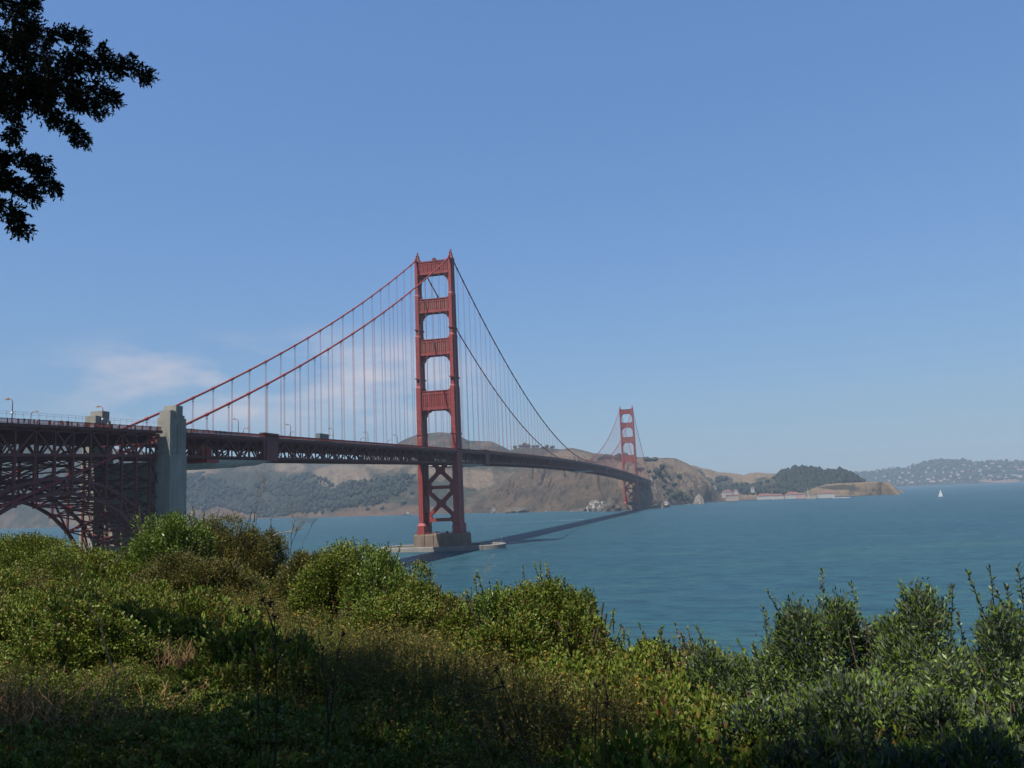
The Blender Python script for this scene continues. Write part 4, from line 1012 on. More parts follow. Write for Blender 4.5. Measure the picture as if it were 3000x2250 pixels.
spots = [(g_west, 60, [(1158, 1450, 1.15), (1112, 1462, 1.0), (1180, 1476, 1.4), (1120, 1492, .9), (1131, 1470, .7), (1085, 1470, 1.0), (1210, 1448, .9), (1150, 1430, 1.1), (1195, 1425, 1.0), (1079, 1494, 1.0)], 'round dark tree standing alone on the slope beside the nearer tower leg', 'lone trees beside the nearer tower', 'tree'),
    (g_west, 60, [(1508, 1314, .9), (1522, 1311, 1.1), (1535, 1310, 1.3), (1549, 1310, 1.4), (1562, 1311, 1.1), (1575, 1311, .9), (1590, 1312, 1.0), (1604, 1312, 1.0), (1618, 1313, 1.2)], 'tree in the skyline clump above the middle of the deck', 'skyline trees above the middle of the deck', 'tree'),
    (g_cliff, 90, [(1760, 1328, 1.2), (1774, 1329, 1.4), (1786, 1330, 1.0), (1812, 1333, 1.5), (1824, 1333, 1.1)], 'tree on the skyline just before the farther tower', 'skyline trees before the farther tower', 'tree'),
    (g_cliff, 90, [(1893, 1335, 1.5), (1903, 1335, 1.3), (1915, 1336, 1.5), (1924, 1337, 1.0)], 'tree of the hilltop clump just past the farther tower', 'hilltop trees past the farther tower', 'tree'),
    (g_cliff, 90, [(1878, 1378, 1.3), (1940, 1372, 1.0), (1926, 1390, 1.5), (1915, 1400, 1.0), (1940, 1400, 1.0), (1958, 1397, .9), (1989, 1398, .9), (1975, 1424, 1.5), (1944, 1430, 1.1), (2024, 1440, .8), (1955, 1448, .9), (1965, 1444, 1.0), (1975, 1446, 1.0), (1988, 1452, 1.4), (1901, 1382, .8)], 'single dark tree on the dry slope past the farther tower', 'scattered trees on the slope past the farther tower', 'tree'),
    (g_tan, 40, [(2112, 1408, 1.9), (2122, 1404, 1.7), (2105, 1412, 1.3), (2150, 1424, 1.1), (2226, 1418, 1.5), (2250, 1412, 1.0), (2270, 1400, 1.0), (2190, 1430, 1.6), (2210, 1433, 1.5), (2240, 1432, 1.4)], 'dark tree in a fold of the golden grass hills', 'trees in the folds of the golden hills', 'tree')]
rr = random.Random(8)
for grid, ns_, lst, lab, grp, cat in spots:
    for (u, v, s) in lst:
        p = hill_point(grid, u, v, ns_); k = rr.randrange(3); s2 = s*1.15
        if not used[k]: r = FT[k]; used[k] = True; r.location = p-Vector((0, 0, 2.6*s2)); r.scale = (s2*1.25, s2*1.25, s2); r.rotation_euler = (0, 0, rr.uniform(0, 6))
        else: r = dup(FT[k], p-Vector((0, 0, 2.6*s2)), rr.uniform(0, 6), (s2*rr.uniform(1.0, 1.7), s2*1.3, s2*rr.uniform(.8, 1.2)))
        tag(r, lab, cat, grp)
# houses on the distant hill
WALLS = [simple('wall_'+n, c, .8, .06, .2) for n, c in (('white', (.50, .48, .44)), ('cream', (.42, .35, .27)), ('grey', (.40, .40, .40)), ('pink', (.52, .36, .30)))]
ROOFS = [simple('roof_'+n, c, .85, .15, .4) for n, c in (('red_tile', (.21, .095, .078)), ('brown', (.20, .12, .09)), ('slate', (.16, .16, .17)))]
def house_mesh(L, Wd, H, rh, mats, wins=True):
    m = MB(); m.box((-L/2, -Wd/2, -6), (L/2, Wd/2, H)); m.m = 1
    e = .5; m.prism([(-Wd/2-e, H-.05), (Wd/2+e, H-.05), (0, H+rh)], 0, -L/2-e, L/2+e); m.m = 2
    if wins:
        n = max(2, int(L/4))
        for k in range(n):
            x = lerp(-L/2+1.2, L/2-1.2, k/(n-1))
            for sy in (-1, 1): a, b = sorted((sy*Wd/2, sy*(Wd/2+.06))); m.box((x-.6, a, H*.35), (x+.6, b, H*.75))
    return m
def mesh_of(m, name, mats):
    o = m.build(name, mats); me = o.data; bpy.data.objects.remove(o); return me
HM = [mesh_of(house_mesh(rr.uniform(14, 24), rr.uniform(9, 13), rr.uniform(6, 10), rr.uniform(2, 4), None), 'house', [WALLS[i % 4], ROOFS[i % 3], DARKM]) for i in range(7)]
hp = [(2665, 1388), (2640, 1390), (2700, 1396), (2715, 1383), (2745, 1385), (2760, 1385), (2754, 1357), (2768, 1373), (2774, 1370), (2797, 1387), (2805, 1385), (2818, 1362), (2828, 1386), (2852, 1384), (2863, 1379), (2876, 1380), (2880, 1368), (2893, 1369), (2905, 1374), (2853, 1399), (2902, 1394), (2874, 1390), (2845, 1398), (2590, 1400), (2594, 1398), (2559, 1403), (2605, 1412), (2674, 1419), (2644, 1420), (2740, 1411), (2762, 1412), (2775, 1408), (2788, 1409), (2797, 1412), (2696, 1412), (2625, 1413), (2738, 1399), (2670, 1398), (2977, 1374), (2985, 1381), (2950, 1392), (2962, 1396), (2970, 1394), (2920, 1398), (2990, 1398), (2996, 1379), (2938, 1383), (2600, 1380), (2615, 1378), (2570, 1384), (2640, 1400), (2680, 1377), (2730, 1372), (2790, 1378), (2840, 1370), (2910, 1362), (2935, 1366), (2860, 1361), (2785, 1399), (2655, 1409), (2720, 1405), (2580, 1415), (2810, 1404), (2905, 1403), (2950, 1403), (2668, 1372), (2815, 1395), (2880, 1401)]
for u, v in hp:
    p = hill_point(g_far, u+rr.uniform(-9, 9), v+rr.uniform(-3, 3), 40); k = rr.randrange(7); o = bpy.data.objects.new('house', HM[k]); COL.objects.link(o)
    fw = Vector((CAM.x-p.x, CAM.y-p.y, 0)).normalized(); o.location = p+fw*22+Vector((0, 0, 13)); o.rotation_euler = (0, 0, rr.uniform(-.5, .5)+math.atan2(fw.y, fw.x)+math.pi/2); o.scale = (rr.choice((.6, .8, 1.0, 1.3, 1.9)), 1.1, rr.uniform(.6, 1.1))
    tag(o, 'pale house among the trees of the distant hazy hill', 'house', 'houses on the distant hazy hill')
# harbour buildings with red roofs
def building(u, v, L, Wd, H, rh, wall, roof, label, ang=0.0, grp=None, D=None):
    p = at_z(u, v, 4.0) if D is None else at_d(u, v, D)
    t = empty('harbour_building', p); tag(t, label, 'building', grp)
    a = YAW*-1+ang; 
    def put(m, n, mat):
        o = m.build(n, mat); o.parent = t
    m = MB(); m.box((-L/2, -Wd/2, -8), (L/2, Wd/2, H)); put(m, 'wall', wall)
    m = MB(); e = .7; m.loft([[(-L/2-e, -Wd/2-e, H-.02), (L/2+e, -Wd/2-e, H-.02), (L/2+e, Wd/2+e, H-.02), (-L/2-e, Wd/2+e, H-.02)], [(-L/2+rh, -.2, H+rh), (L/2-rh, -.2, H+rh), (L/2-rh, .2, H+rh), (-L/2+rh, .2, H+rh)]]); put(m, 'roof', roof)
    n = max(2, int(L/6))
    for k in range(n):
        x = lerp(-L/2+2, L/2-2, k/(n-1)); m = MB(); m.box((x-.9, -Wd/2-.08, H*.35), (x+.9, -Wd/2, H*.72)); put(m, 'window', DARKM)
    t.rotation_euler = (0, 0, a); return t
W0, W1, W2, W3 = WALLS; R0, R1, R2 = ROOFS
building(2131, 1449.5, 26, 14, 9, 5, W0, R0, 'white gabled house with a red roof standing above the dock', .15, D=2560)
building(2156, 1449.5, 14, 12, 10, 5, W0, R1, 'narrow white house beside the gabled red-roofed house', -.2, D=2560)
building(2145, 1459, 34, 14, 8, 3, W1, R0, 'cream boathouse with a red roof at the dock edge', .05, D=2480)
building(2240, 1455.5, 40, 20, 3.2, 6.5, W0, R0, 'long low red-roofed shed, first of the waterfront row', .1, D=2640)
building(2278, 1454.8, 30, 18, 3.4, 5, W0, R0, 'middle red-roofed shed of the waterfront row', .1, D=2640)
building(2322, 1453, 40, 22, 4.2, 8, W0, R0, 'taller red-roofed shed below the dark wood', .05, D=2640)
building(2347, 1452.5, 22, 12, 5, 3, W3, R1, 'small brown-roofed shed at the end of the red-roofed row', 0, D=2620)
building(2420, 1450.5, 42, 16, 5, 5.5, W0, R0, 'long white building with red roof by the small-boat masts', 0, D=2570)
building(2376, 1453.5, 26, 10, 4, 2, W1, R1, 'low tan-roofed hut beside the flagpole', 0, D=2570)
building(2205, 1436, 9, 9, 8, 2, W0, R2, 'tiny white house in the trees below the golden hills', .1, D=2900)
building(2091, 1433, 14, 9, 8, 2, W2, R2, 'small grey house among trees at the foot of the cliff hill', .2, D=2750)
# sea wall, dock and beach sheds' quay
q = [(2085, 2), (2116, 1.8), (2170, 1.2), (2217, .6)]
t = empty('dock', at_z(2165, 1467)); tag(t, 'long dark timber dock in front of the cream boathouse', 'dock')
m = MB(); a = at_z(2112, 1468.5); b = at_z(2217, 1465.6); d = (b-a).normalized(); n_ = Vector((-d.y, d.x, 0))
m.beam(a+Vector((0, 0, 2.3)), b+Vector((0, 0, 2.3)), 12, 1.0); m.build('deck', simple('weathered_timber', (.10, .075, .06), .9, .3, .4), t)
m = MB()
for k in range(26):
    for s in (-5, 5): p = a.lerp(b, (k+.5)/26)+n_*s; m.tube([(p.x, p.y, -2), (p.x, p.y, 3.2)], .35, 6)
m.build('piles', DARKM, t)
t = empty('sea_wall', at_z(2400, 1458)); tag(t, 'low grey stone sea wall along the harbour front', 'wall')
m = MB()
sw = [(2225, 1463.6), (2311, 1460.9), (2387, 1459.1), (2480, 1455.2), (2540, 1452.2)]
for (u0, v0), (u1, v1) in zip(sw[:-1], sw[1:]):
    a, b = at_z(u0, v0), at_z(u1, v1); m.beam(a+Vector((0, 0, .2)), b+Vector((0, 0, .2)), 7.0, 4.0)
m.build('stonework', concrete('sea_wall_stone', (.16, .14, .12), (.30, .27, .24), .6), t)
# flagpole
t = empty('flagpole', at_d(2368, 1457, 2540)); tag(t, 'tall white flagpole on the harbour quay', 'flagpole'); p = t.location
m = MB(); m.tube([(0, 0, -2), (0, 0, 24)], [.45, .22], 6); o = m.build('mast', WHITE); o.parent = t
m = MB(); m.beam((-4, 0, 15), (4, 0, 15), .3, .3); o = m.build('yardarm', WHITE); o.parent = t
# boats
def boat(sails, L=11.0, hull=WHITE):
    t = empty('sailboat', (0, 0, 0)); m = MB()
    st = [(-.5, .30, .9), (-.3, .42, .85), (0, .46, .85), (.25, .34, .95), (.42, .14, 1.1), (.5, .01, 1.2)]
    m.loft([[(-w_*L*.33, y*L, f), (-w_*L*.22, y*L, -.1), (0, y*L, -.5), (w_*L*.22, y*L, -.1), (w_*L*.33, y*L, f)] for y, w_, f in st]); o = m.build('hull', hull, None, smooth=False); o.parent = t
    m = MB(); m.box((-.9, -.16*L, .8), (.9, .14*L, 1.6)); o = m.build('cabin', WHITE); o.parent = t
    m = MB(); m.tube([(0, .06*L, .8), (0, .06*L, 1.45*L)], [.11, .07], 6); m.tube([(0, .05*L, 2.1), (0, -.36*L, 2.0)], .08, 5); o = m.build('mast', GREYMETAL); o.parent = t
    if sails:
        for nm, P in (('mainsail', [(.05*L, 2.2), (-.36*L, 2.1), (-.30*L, 5.0), (-.20*L, .85*L), (-.04*L, 1.42*L), (.05*L, 1.43*L)]), ('jib', [(.48*L, 1.4), (.02*L, 2.3), (.06*L, .6*L), (.085*L, 1.28*L)])):
            m = MB(); V0 = [(.02+(.9 if nm == 'jib' else .7)*math.sin((z/(1.45*L))*math.pi)*(.6 if i in (1, 2, 3) else .15), y, z) for i, (y, z) in enumerate(P)]
            n = len(V0); m.add(V0+[(x+.05, y, z) for x, y, z in V0], [tuple(range(n)), tuple(range(2*n-1, n-1, -1))]+[(i, (i+1) % n, n+(i+1) % n, n+i) for i in range(n)])
            o = m.build(nm, SAIL); o.parent = t
    return t
SAIL = simple('white_sailcloth', (.86, .86, .84), .8, .03, .3)
b1 = boat(True, 10.6); b1.location = at_z(2757, 1455.5); b1.rotation_euler = (0, 0, rad(98)); tag(b1, 'white sailboat under full sail on open water', 'sailboat')
b2 = boat(False, 9.0); first = True
for i, (u, v, D) in enumerate([(2438, 1455.5, 2515), (2444, 1455.3, 2520), (2450, 1455.2, 2512), (2457, 1455, 2518), (2463, 1454.8, 2510), (2470, 1454.6, 2516), (2476, 1454.2, 2512), (2482, 1454, 2508)]):
    p = at_d(u, v, D); p.z = WATER; p = p + Vector((0, -30, 0)); r = b2 if first else dup(b2, p, rad(20+i*9)); first = False
    r.location = p; tag(r, 'small moored sailboat with a bare mast off the white harbour building', 'sailboat', 'moored sailboats with bare masts')
# rocks
def rock(u, v, sx, sy, sz, mat, label, seed, D=None, spike=0.0):
    import bmesh
    p = at_z(u, v) if D is None else at_d(u, v, D)
    bm = bmesh.new(); bmesh.ops.create_icosphere(bm, subdivisions=3, radius=1.0); s_ = Vector((seed*3.1, seed, 0))
    for q in bm.verts:
        n1 = noise.noise(q.co*1.1+s_)*.5+noise.noise(q.co*2.3+s_)*.28-abs(noise.noise(q.co*4.1+s_))*.14+noise.noise(q.co*9+s_)*.10
        c = q.co*(1+n1); k = 1-spike*max(0, c.z)
        q.co = Vector((c.x*sx*max(.1, k), c.y*sy*max(.1, k), max(c.z, -.35)*sz))
    me = bpy.data.meshes.new('rock'); bm.to_mesh(me); bm.free(); me.materials.append(mat)
    o = link('rock', me); o.location = Vector((p.x, p.y, p.z)); tag(o, label, 'rock'); return o
def guano():
    m, nt, b = mat_base('guano_whitened_rock')
    f = noise_fac(nt, .16, 6, .7, (1, 1, .45)); c = ramp(nt, f, [(.44, (.035, .03, .025)), (.54, (.085, .075, .062)), (.60, (.22, .21, .195)), (.74, (.30, .29, .275))])
    nt.links.new(c, b.inputs['Base Color']); b.inputs['Roughness'].default_value = .95; bump(nt, b, f, .7, 1.5); return m
GU = guano(); STK = simple('streaked_stack_rock', (.20, .165, .135), .95, .65, .16, bmp=1.0); DKR = simple('dark_wet_rock', (.10, .08, .065), .9, .45, .12, bmp=1.0); BRR = simple('brown_shore_rock', (.19, .13, .09), .9, .45, .12, bmp=1.0)
rock(1752, 1497.5, 24, 16, 26, GU, 'large white-streaked rock at the cliff foot left of the farther tower', 3)
rock(1790, 1498, 22, 16, 22, DKR, 'dark rock between the white-streaked rock and the farther tower', 5)
rock(1446, 1504, 8, 7, 15, GU, 'small upright white rock at the shore under the middle span', 7)
rock(1192, 1509.5, 9, 8, 12, GU, 'small white rock at the shore beside the nearer tower', 9)
rock(1600, 1500.5, 4, 4, 5, GU, 'tiny white boulder low on the cliff foot', 11)
rock(1949, 1486, 14, 12, 14, GU, 'pale flat rock with white streaks past the farther tower', 13)
rock(1922, 1489, 20, 12, 9, BRR, 'low brown rock joining the farther tower foot to the pale rock', 15)
rock(2049, 1476.5, 15, 14, 28, STK, 'pointed rock stack standing in the water off the dry slope', 17, spike=.62)
rock(2640, 1442.8, 11, 11, 12, BRR, 'reddish rock stack off the tip of the headland', 19, spike=.4)
rock(20, 1546, 34, 20, 20, GU, 'white-streaked rock at the shore seen through the arch', 21)
rock(104, 1546, 20, 14, 11, GU, 'low white-streaked rock right of the bigger one through the arch', 23)
rock(1520, 1502, 30, 16, 13, DKR, 'long dark rock ledge at the foot of the brown cliff', 25)
rock(1700, 1498, 26, 12, 7, DKR, 'low dark ledge left of the large white-streaked rock', 27)
# the wake of a passed boat, and surf on the far shore
rw = random.Random(5); m = MB()
a, b = at_z(1371, 1536.5), at_z(1712, 1522.0)
nseg = 90
for k in range(nseg):
    f0, f1 = k/nseg, (k+rw.uniform(.35, 1.0))/nseg; wd = lerp(1.0, 4.2, f0)*rw.uniform(.5, 1.2)
    p, q_ = a.lerp(b, f0), a.lerp(b, f1); o1 = Vector((rw.uniform(-1, 1), rw.uniform(-2, 2), .06)); d = (b-a).normalized(); n_ = Vector((-d.y, d.x, 0))
    m.add([p+o1-n_*wd*.3, p.lerp(q_, .5)+o1-n_*wd, q_+o1-n_*wd*.2, q_+o1+n_*wd*.3, p.lerp(q_, .5)+o1+n_*wd*.8, p+o1+n_*wd*.4], [(0, 1, 2, 3, 4, 5)])
o = m.build('wake_foam', simple('sea_foam', (.62, .68, .70), .9, .1, .3), fix=False); tag(o, 'thin white wake of a passed boat', 'foam', kind='stuff')
m = MB(); rw = random.Random(6)
for u in np.arange(-100, 2080, 4.0):
    if rw.random() < .55: continue
    v = interp(SHORE, u); p = at_z(u, v+.25); q_ = at_z(u+rw.uniform(2, 8), interp(SHORE, u+4)+.25); wd = rw.uniform(2, 7)
    d = Vector((CAM.x-p.x, CAM.y-p.y, 0)).normalized()
    m.add([p+Vector((0, 0, .05)), q_+Vector((0, 0, .05)), q_+d*wd*1.5+Vector((0, 0, .05)), p+d*wd*2+Vector((0, 0, .05))], [(0, 1, 2, 3)])
o = m.build('surf_foam', bpy.data.materials['sea_foam'], fix=False); tag(o, 'broken line of surf along the far shore', 'foam', kind='stuff')
# ------------------------------------------------------------------ the near bluff
FH = Vector((_s, _c, 0)); RH = Vector((_c, -_s, 0))
def sm(x): x = max(0.0, min(1.0, x)); return x*x*(3-2*x)
def gz(a, b):
    """ground height a metres ahead of the viewpoint and b metres to its side"""
    sl_ = interp([(-40, -.01), (-18, .0), (-10, .030), (-4, .068), (0, .105), (4, .145), (10, .20), (60, .26)], b)
    z = 35.75 - sl_*max(a, -6.0)
    e = interp([(-60, 60), (-18, 33), (-6, 25), (0, 19), (5, 13), (12, 11), (60, 10)], b)
    if a > e: z -= 0.75*(a-e)*sm((a-e)/8)+.05*(a-e)
    z += .10*noise.noise(Vector((a*.35, b*.35, 0)))+.05*noise.noise(Vector((a*1.1, b*1.1, 4)))
    return max(z, -4.0)
def gp(a, b, h=0.0):
    p = CAM+FH*a+RH*b; return Vector((p.x, p.y, gz(a, b)+h))
def ab(p):
    d = Vector(p)-CAM; return d.dot(FH), d.dot(RH)
V = []; F = []
aa = list(np.arange(-45, 0, 3.0))+list(np.arange(0, 34, .5))+list(np.arange(34, 130, 3.0)); bbv = list(np.arange(-96, -24, 3.0))+list(np.arange(-24, 14, .5))+list(np.arange(14, 75, 3.0))
for a in aa:
    for b in bbv: V.append(tuple(gp(a, b)))
nb_ = len(bbv)
F = [(i*nb_+j, i*nb_+j+1, (i+1)*nb_+j+1, (i+1)*nb_+j) for i in range(len(aa)-1) for j in range(nb_-1)]
SOIL = simple('dry_leafy_soil', (.11, .080, .050), .95, .45, 3.0, bmp=.05)
o = link('ground', mesh_np('ground', V, F, SOIL, True)); tag(o, 'brown soil of the bluff under the brush', kind='structure')

# ---- leaves
def leaf_mat(name, stops, under=None, rough=.52, trans=.16, spec=.18):
    stops = [(p, dim(c, .72)) for p, c in stops]
    if under is not None: under = dim(under, .62)
    m, nt, b = mat_base(name); g = N(nt, 'ShaderNodeNewGeometry')
    c = ramp(nt, g.outputs['Random Per Island'], stops)
    f = noise_fac(nt, 1.4, 3, .6); c = mixc(nt, ramp(nt, f, [(.35, (0, 0, 0)), (.7, (.7, .7, .7))]), c, tuple(x*.75 for x in stops[0][1]))
    if under is not None: c = mixc(nt, g.outputs['Backfacing'], c, under)
    nt.links.new(c, b.inputs['Base Color']); b.inputs['Roughness'].default_value = rough; b.inputs['Specular IOR Level'].default_value = spec
    if trans:
        t = N(nt, 'ShaderNodeBsdfTranslucent'); nt.links.new(c, t.inputs['Color']); mx_ = N(nt, 'ShaderNodeMixShader'); mx_.inputs[0].default_value = trans
        nt.links.new(b.outputs[0], mx_.inputs[1]); nt.links.new(t.outputs[0], mx_.inputs[2])
        nt.links.new(mx_.outputs[0], [n for n in nt.nodes if n.type == 'OUTPUT_MATERIAL'][0].inputs['Surface'])
    return m
LF_GLOSS = leaf_mat('glossy_green_leaf', [(0, (.080, .130, .018)), (.5, (.130, .190, .028)), (.85, (.180, .230, .045)), (1, (.19, .20, .06))], rough=.35)
LF_BRAM = leaf_mat('bramble_leaf', [(0, (.075, .115, .013)), (.45, (.130, .182, .019)), (.78, (.200, .235, .032)), (.88, (.24, .20, .04)), (.95, (.20, .11, .03)), (1, (.24, .06, .03))])
LF_RUST = leaf_mat('reddish_olive_leaf', [(0, (.065, .080, .016)), (.5, (.125, .130, .026)), (.8, (.175, .125, .032)), (1, (.18, .09, .034))])
LF_WILL = leaf_mat('grey_green_willow_leaf', [(0, (.066, .112, .014)), (.55, (.108, .172, .024)), (.9, (.155, .215, .044)), (.985, (.17, .19, .06)), (1, (.28, .15, .03))], under=(.12, .145, .10), rough=.4)
LF_WEED = leaf_mat('dry_weed_leaf', [(0, (.085, .105, .022)), (.4, (.130, .130, .030)), (.75, (.18, .125, .036)), (1, (.21, .12, .04))], rough=.6)
LF_FLOW = leaf_mat('yellow_flower', [(0, (.42, .24, .015)), (1, (.55, .33, .02))], rough=.6)
LF_CYP = leaf_mat('dark_cypress_spray', [(0, (.014, .022, .010)), (.7, (.024, .034, .013)), (1, (.045, .050, .018))], rough=.6, trans=.12, spec=.2)
TWIG = simple('brown_twig', (.12, .085, .055), .9, .3, 6.0); GTWIG = simple('bleached_grey_twig', (.22, .20, .17), .9, .2, 6.0); DTWIG = simple('dead_black_stalk', (.035, .024, .016), .9, .3, 6.0); STRAW = simple('straw_stalk', (.48, .26, .12), .85, .35, 3.0)

def leaves(P, Dr, L, Wd, rg, fold=.25):
    """quads: base, side, tip, side. P base points, Dr leaf directions"""
    n = len(P); Dr = Dr/np.linalg.norm(Dr, axis=1, keepdims=True)
    rv = rg.normal(size=(n, 3))*.75+np.array([0, 0, 1.0]); S = np.cross(Dr, rv); S /= np.linalg.norm(S, axis=1, keepdims=True)+1e-9; Nn = np.cross(S, Dr)
    l = L*rg.uniform(.6, 1.3, (n, 1)); w_ = Wd*rg.uniform(.7, 1.25, (n, 1))
    mid = P+Dr*l*.48
    V = np.stack([P, mid+S*w_*.5+Nn*w_*fold, P+Dr*l+Nn*l*.05, mid-S*w_*.5+Nn*w_*fold], 1).reshape(-1, 3)
    return V, np.arange(4*n).reshape(n, 4)
def cat_(lst):
    V = []; F = []; k = 0
    for v, f in lst: V.append(v); F.append(f+k); k += len(v)
    return np.concatenate(V), np.concatenate(F)
def clumpy(rg, n, r, K, cr=(.22, .42), low=-.15, flat=1.0):
    """leaf base points and outward directions on K leafy lumps over a dome of radii r"""
    th = rg.uniform(0, 2*np.pi, K); cz = rg.uniform(low, 1, K)**1.0; rr_ = np.sqrt(np.maximum(0, 1-cz**2))
    C = np.stack([rr_*np.cos(th), rr_*np.sin(th), cz], 1)*rg.uniform(.45, .80, (K, 1)); R_ = rg.uniform(*cr, K)
    w_ = R_**2; idx = rg.choice(K, n, p=w_/w_.sum())
    d = rg.normal(size=(n, 3)); d /= np.linalg.norm(d, axis=1, keepdims=True); d[:, 2] = np.where(d[:, 2] < -.35, -d[:, 2], d[:, 2])
    rad_ = rg.uniform(.55, 1.05, (n, 1))**.6*(1+.12*rg.normal(size=(n, 1)))
    P = C[idx]+d*R_[idx][:, None]*rad_
    return P*np.asarray(r), d*.7+C[idx]*.6
def shoots(rg, n, r, hgt, per, z0=.75):
    """upright leafy shoots standing out of the top of a dome; returns leaf points, dirs and stem lines"""
    P = []; Dd = []; S = []
    for i in range(n):
        a = rg.uniform(0, 6.28); q = math.sqrt(rg.uniform(0, 1))*.92
        b0 = np.array([q*math.cos(a)*r[0], q*math.sin(a)*r[1], math.sqrt(max(.03, 1-q*q))*r[2]*z0])
        lean = np.array([rg.normal()*.22, rg.normal()*.22, 1.0]); lean /= np.linalg.norm(lean); h = hgt*rg.uniform(.4, 1.2)+r[2]*(1-z0)*.6
        tip = b0+lean*h; S.append((b0, tip))
        for k in range(per):
            f = .25+.75*(k+rg.uniform())/per; az = rg.uniform(0, 6.28); P.append(b0+lean*h*f); Dd.append(np.array([math.cos(az), math.sin(az), .75+.9*(f > .9)]))
    return np.array(P), np.array(Dd), S
def stems_mesh(S, rad_, mat, name='stems'):
    m = MB()
    for a, b in S: m.tube([tuple(a), tuple((np.asarray(a)*.5+np.asarray(b)*.5)+np.array([.01, .01, 0])), tuple(b)], [rad_, rad_*.8, rad_*.5], 4, cap=False)
    return m
shrub_n = [0]
def shrub(u, vtop, D, rx, ry, label, kind, seed, name='shrub', nl=None, sh=None, hs=.35, bury=.25):
    top = at_d(u, vtop, D); a, b = ab(top); g = gz(a, b); H = max(.5, top.z-g)
    hs_ = hs*.6 if sh else 0.0
    if D > 15: rx *= 1.15; ry *= 1.1
    if kind == 'will': rx *= 1.42; ry *= 1.3
    r = np.array([rx, ry, (H-hs_*.45)*1.02]); rg = np.random.default_rng(seed)
    L, Wd, mat = {'gloss': (.085, .034, LF_GLOSS), 'bram': (.052, .036, LF_BRAM), 'rust': (.048, .030, LF_RUST), 'will': (.058, .0175, LF_WILL)}[kind]
    if D < 9: L *= .9
    area = 2*np.pi*((r[0]*r[1]+r[0]*r[2]+r[1]*r[2])/3)
    n = nl or int(min(75000, area*(3.0 if kind != 'will' else 3.6)/(.6*L*Wd)))
    K = int(16+area*3.6)
    P, Dd = clumpy(rg, n, r, K, (.13, .27), low=-.05)
    Dd = Dd+np.array([0, 0, .15 if kind != 'will' else .45])
    lst = [leaves(P, Dd+rg.normal(size=P.shape)*.55, L, Wd, rg)]
    S = []
    ns_ = int((sh or 0)*(.45 if kind != 'will' else .24))
    if ns_:
        P2, D2, S = shoots(rg, ns_, r, hs*(.75 if kind != 'will' else .55), 24 if kind != 'will' else 46); lst.append(leaves(P2, D2, L*.95, Wd, rg))
    Vv, Ff = cat_(lst)
    root = empty(name, (top.x, top.y, g)); tag(root, label, 'shrub')
    o = link('foliage', mesh_np('foliage', Vv, Ff, mat)); o.parent = root
    S2 = [(np.array([rg.normal()*.12*rx, rg.normal()*.12*ry, -.2]), np.array([rg.uniform(-.6, .6)*rx, rg.uniform(-.6, .6)*ry, rg.uniform(.5, .8)*r[2]])) for _ in range(14)]
    m = stems_mesh(S, .006 if D < 15 else .010, TWIG); m2 = stems_mesh(S2, .035 if D > 15 else .009, TWIG); m.add(m2.v, m2.f)
    o = m.build('stems', TWIG, fix=False); o.parent = root
    root.rotation_euler = (0, 0, -YAW); return root
shrub(495, 1466, 27, 1.45, 1.4, 'bright green glossy-leaved bush in front of the concrete pylon', 'gloss', 1, hs=.5, sh=60)
shrub(640, 1478, 28.5, 1.7, 1.6, 'rounded reddish olive bush right of the bright glossy one', 'rust', 2, sh=40)
shrub(760, 1516, 28, 1.0, 1.3, 'smaller olive shoulder bush under the bare grey branches', 'rust', 3, sh=20)
shrub(560, 1600, 24.5, 1.9, 1.0, 'low olive bush at the foot of the two rounded bushes', 'rust', 31, sh=20)
shrub(40, 1556, 29, 2.6, 2.0, 'sunlit bright green bramble mound below the steel arch', 'bram', 4, hs=.5, sh=50)
shrub(240, 1588, 27, 2.0, 1.6, 'dark green low bush before the water under the arch', 'bram', 5, hs=.3, sh=30)
shrub(905, 1598, 22.5, 1.1, 1.3, 'rusty bramble mound right of the bare grey branches', 'rust', 6, hs=.3, sh=30)
shrub(1010, 1566, 21, 1.45, 1.5, 'broad dark green bramble mound left of the tower fender', 'bram', 7, hs=.35, sh=50)
shrub(1115, 1578, 20, .95, 1.2, 'green bush with upright leafy shoots just left of the fender', 'gloss', 8, hs=.45, sh=34)
shrub(1205, 1640, 19, 1.0, 1.1, 'lower leafy bush on the slope below the fender', 'bram', 9, hs=.35, sh=34)
shrub(1320, 1712, 18, .8, .9, 'small mixed bush in the dip between two bramble mounds', 'rust', 10, hs=.3, sh=30)
shrub(1285, 1688, 18.5, .9, 1.0, 'leafy bramble hump stepping down towards the round mound', 'bram', 32, hs=.3, sh=30)
shrub(1375, 1712, 17, .8, .9, 'green bush closing the dip before the round mound', 'bram', 33, hs=.3, sh=24)
shrub(1480, 1780, 14.5, 1.1, .8, 'broad bramble in front of the round mound', 'bram', 34, hs=.25, sh=26)
shrub(1150, 1700, 18, 1.2, .9, 'broad low bramble below the shooted bush', 'bram', 35, hs=.25, sh=26)
shrub(1690, 1690, 16.3, .75, 1.0, 'upper right shoulder of bramble leaning over the water', 'bram', 36, hs=.3, sh=26)
shrub(1432, 1668, 16.5, .55, .8, 'narrow bush with tall glossy shoots on the left of the round mound', 'gloss', 11, hs=.45, sh=22)
shrub(1560, 1648, 16, 1.1, 1.3, 'big rounded bramble mound cut off sharply against the water', 'bram', 12, hs=.4, sh=60)
shrub(1690, 1745, 15.2, .52, .8, 'bramble shoulder falling to the water on the right of the round mound', 'bram', 13, hs=.3, sh=26)
shrub(1770, 1852, 14, .42, .6, 'small pale-flowered bush at the foot of the round mound', 'rust', 14, hs=.3, sh=16)
shrub(1880, 1846, 13, .7, .8, 'low thin bramble with spindly shoots before open water', 'bram', 15, hs=.45, sh=46)
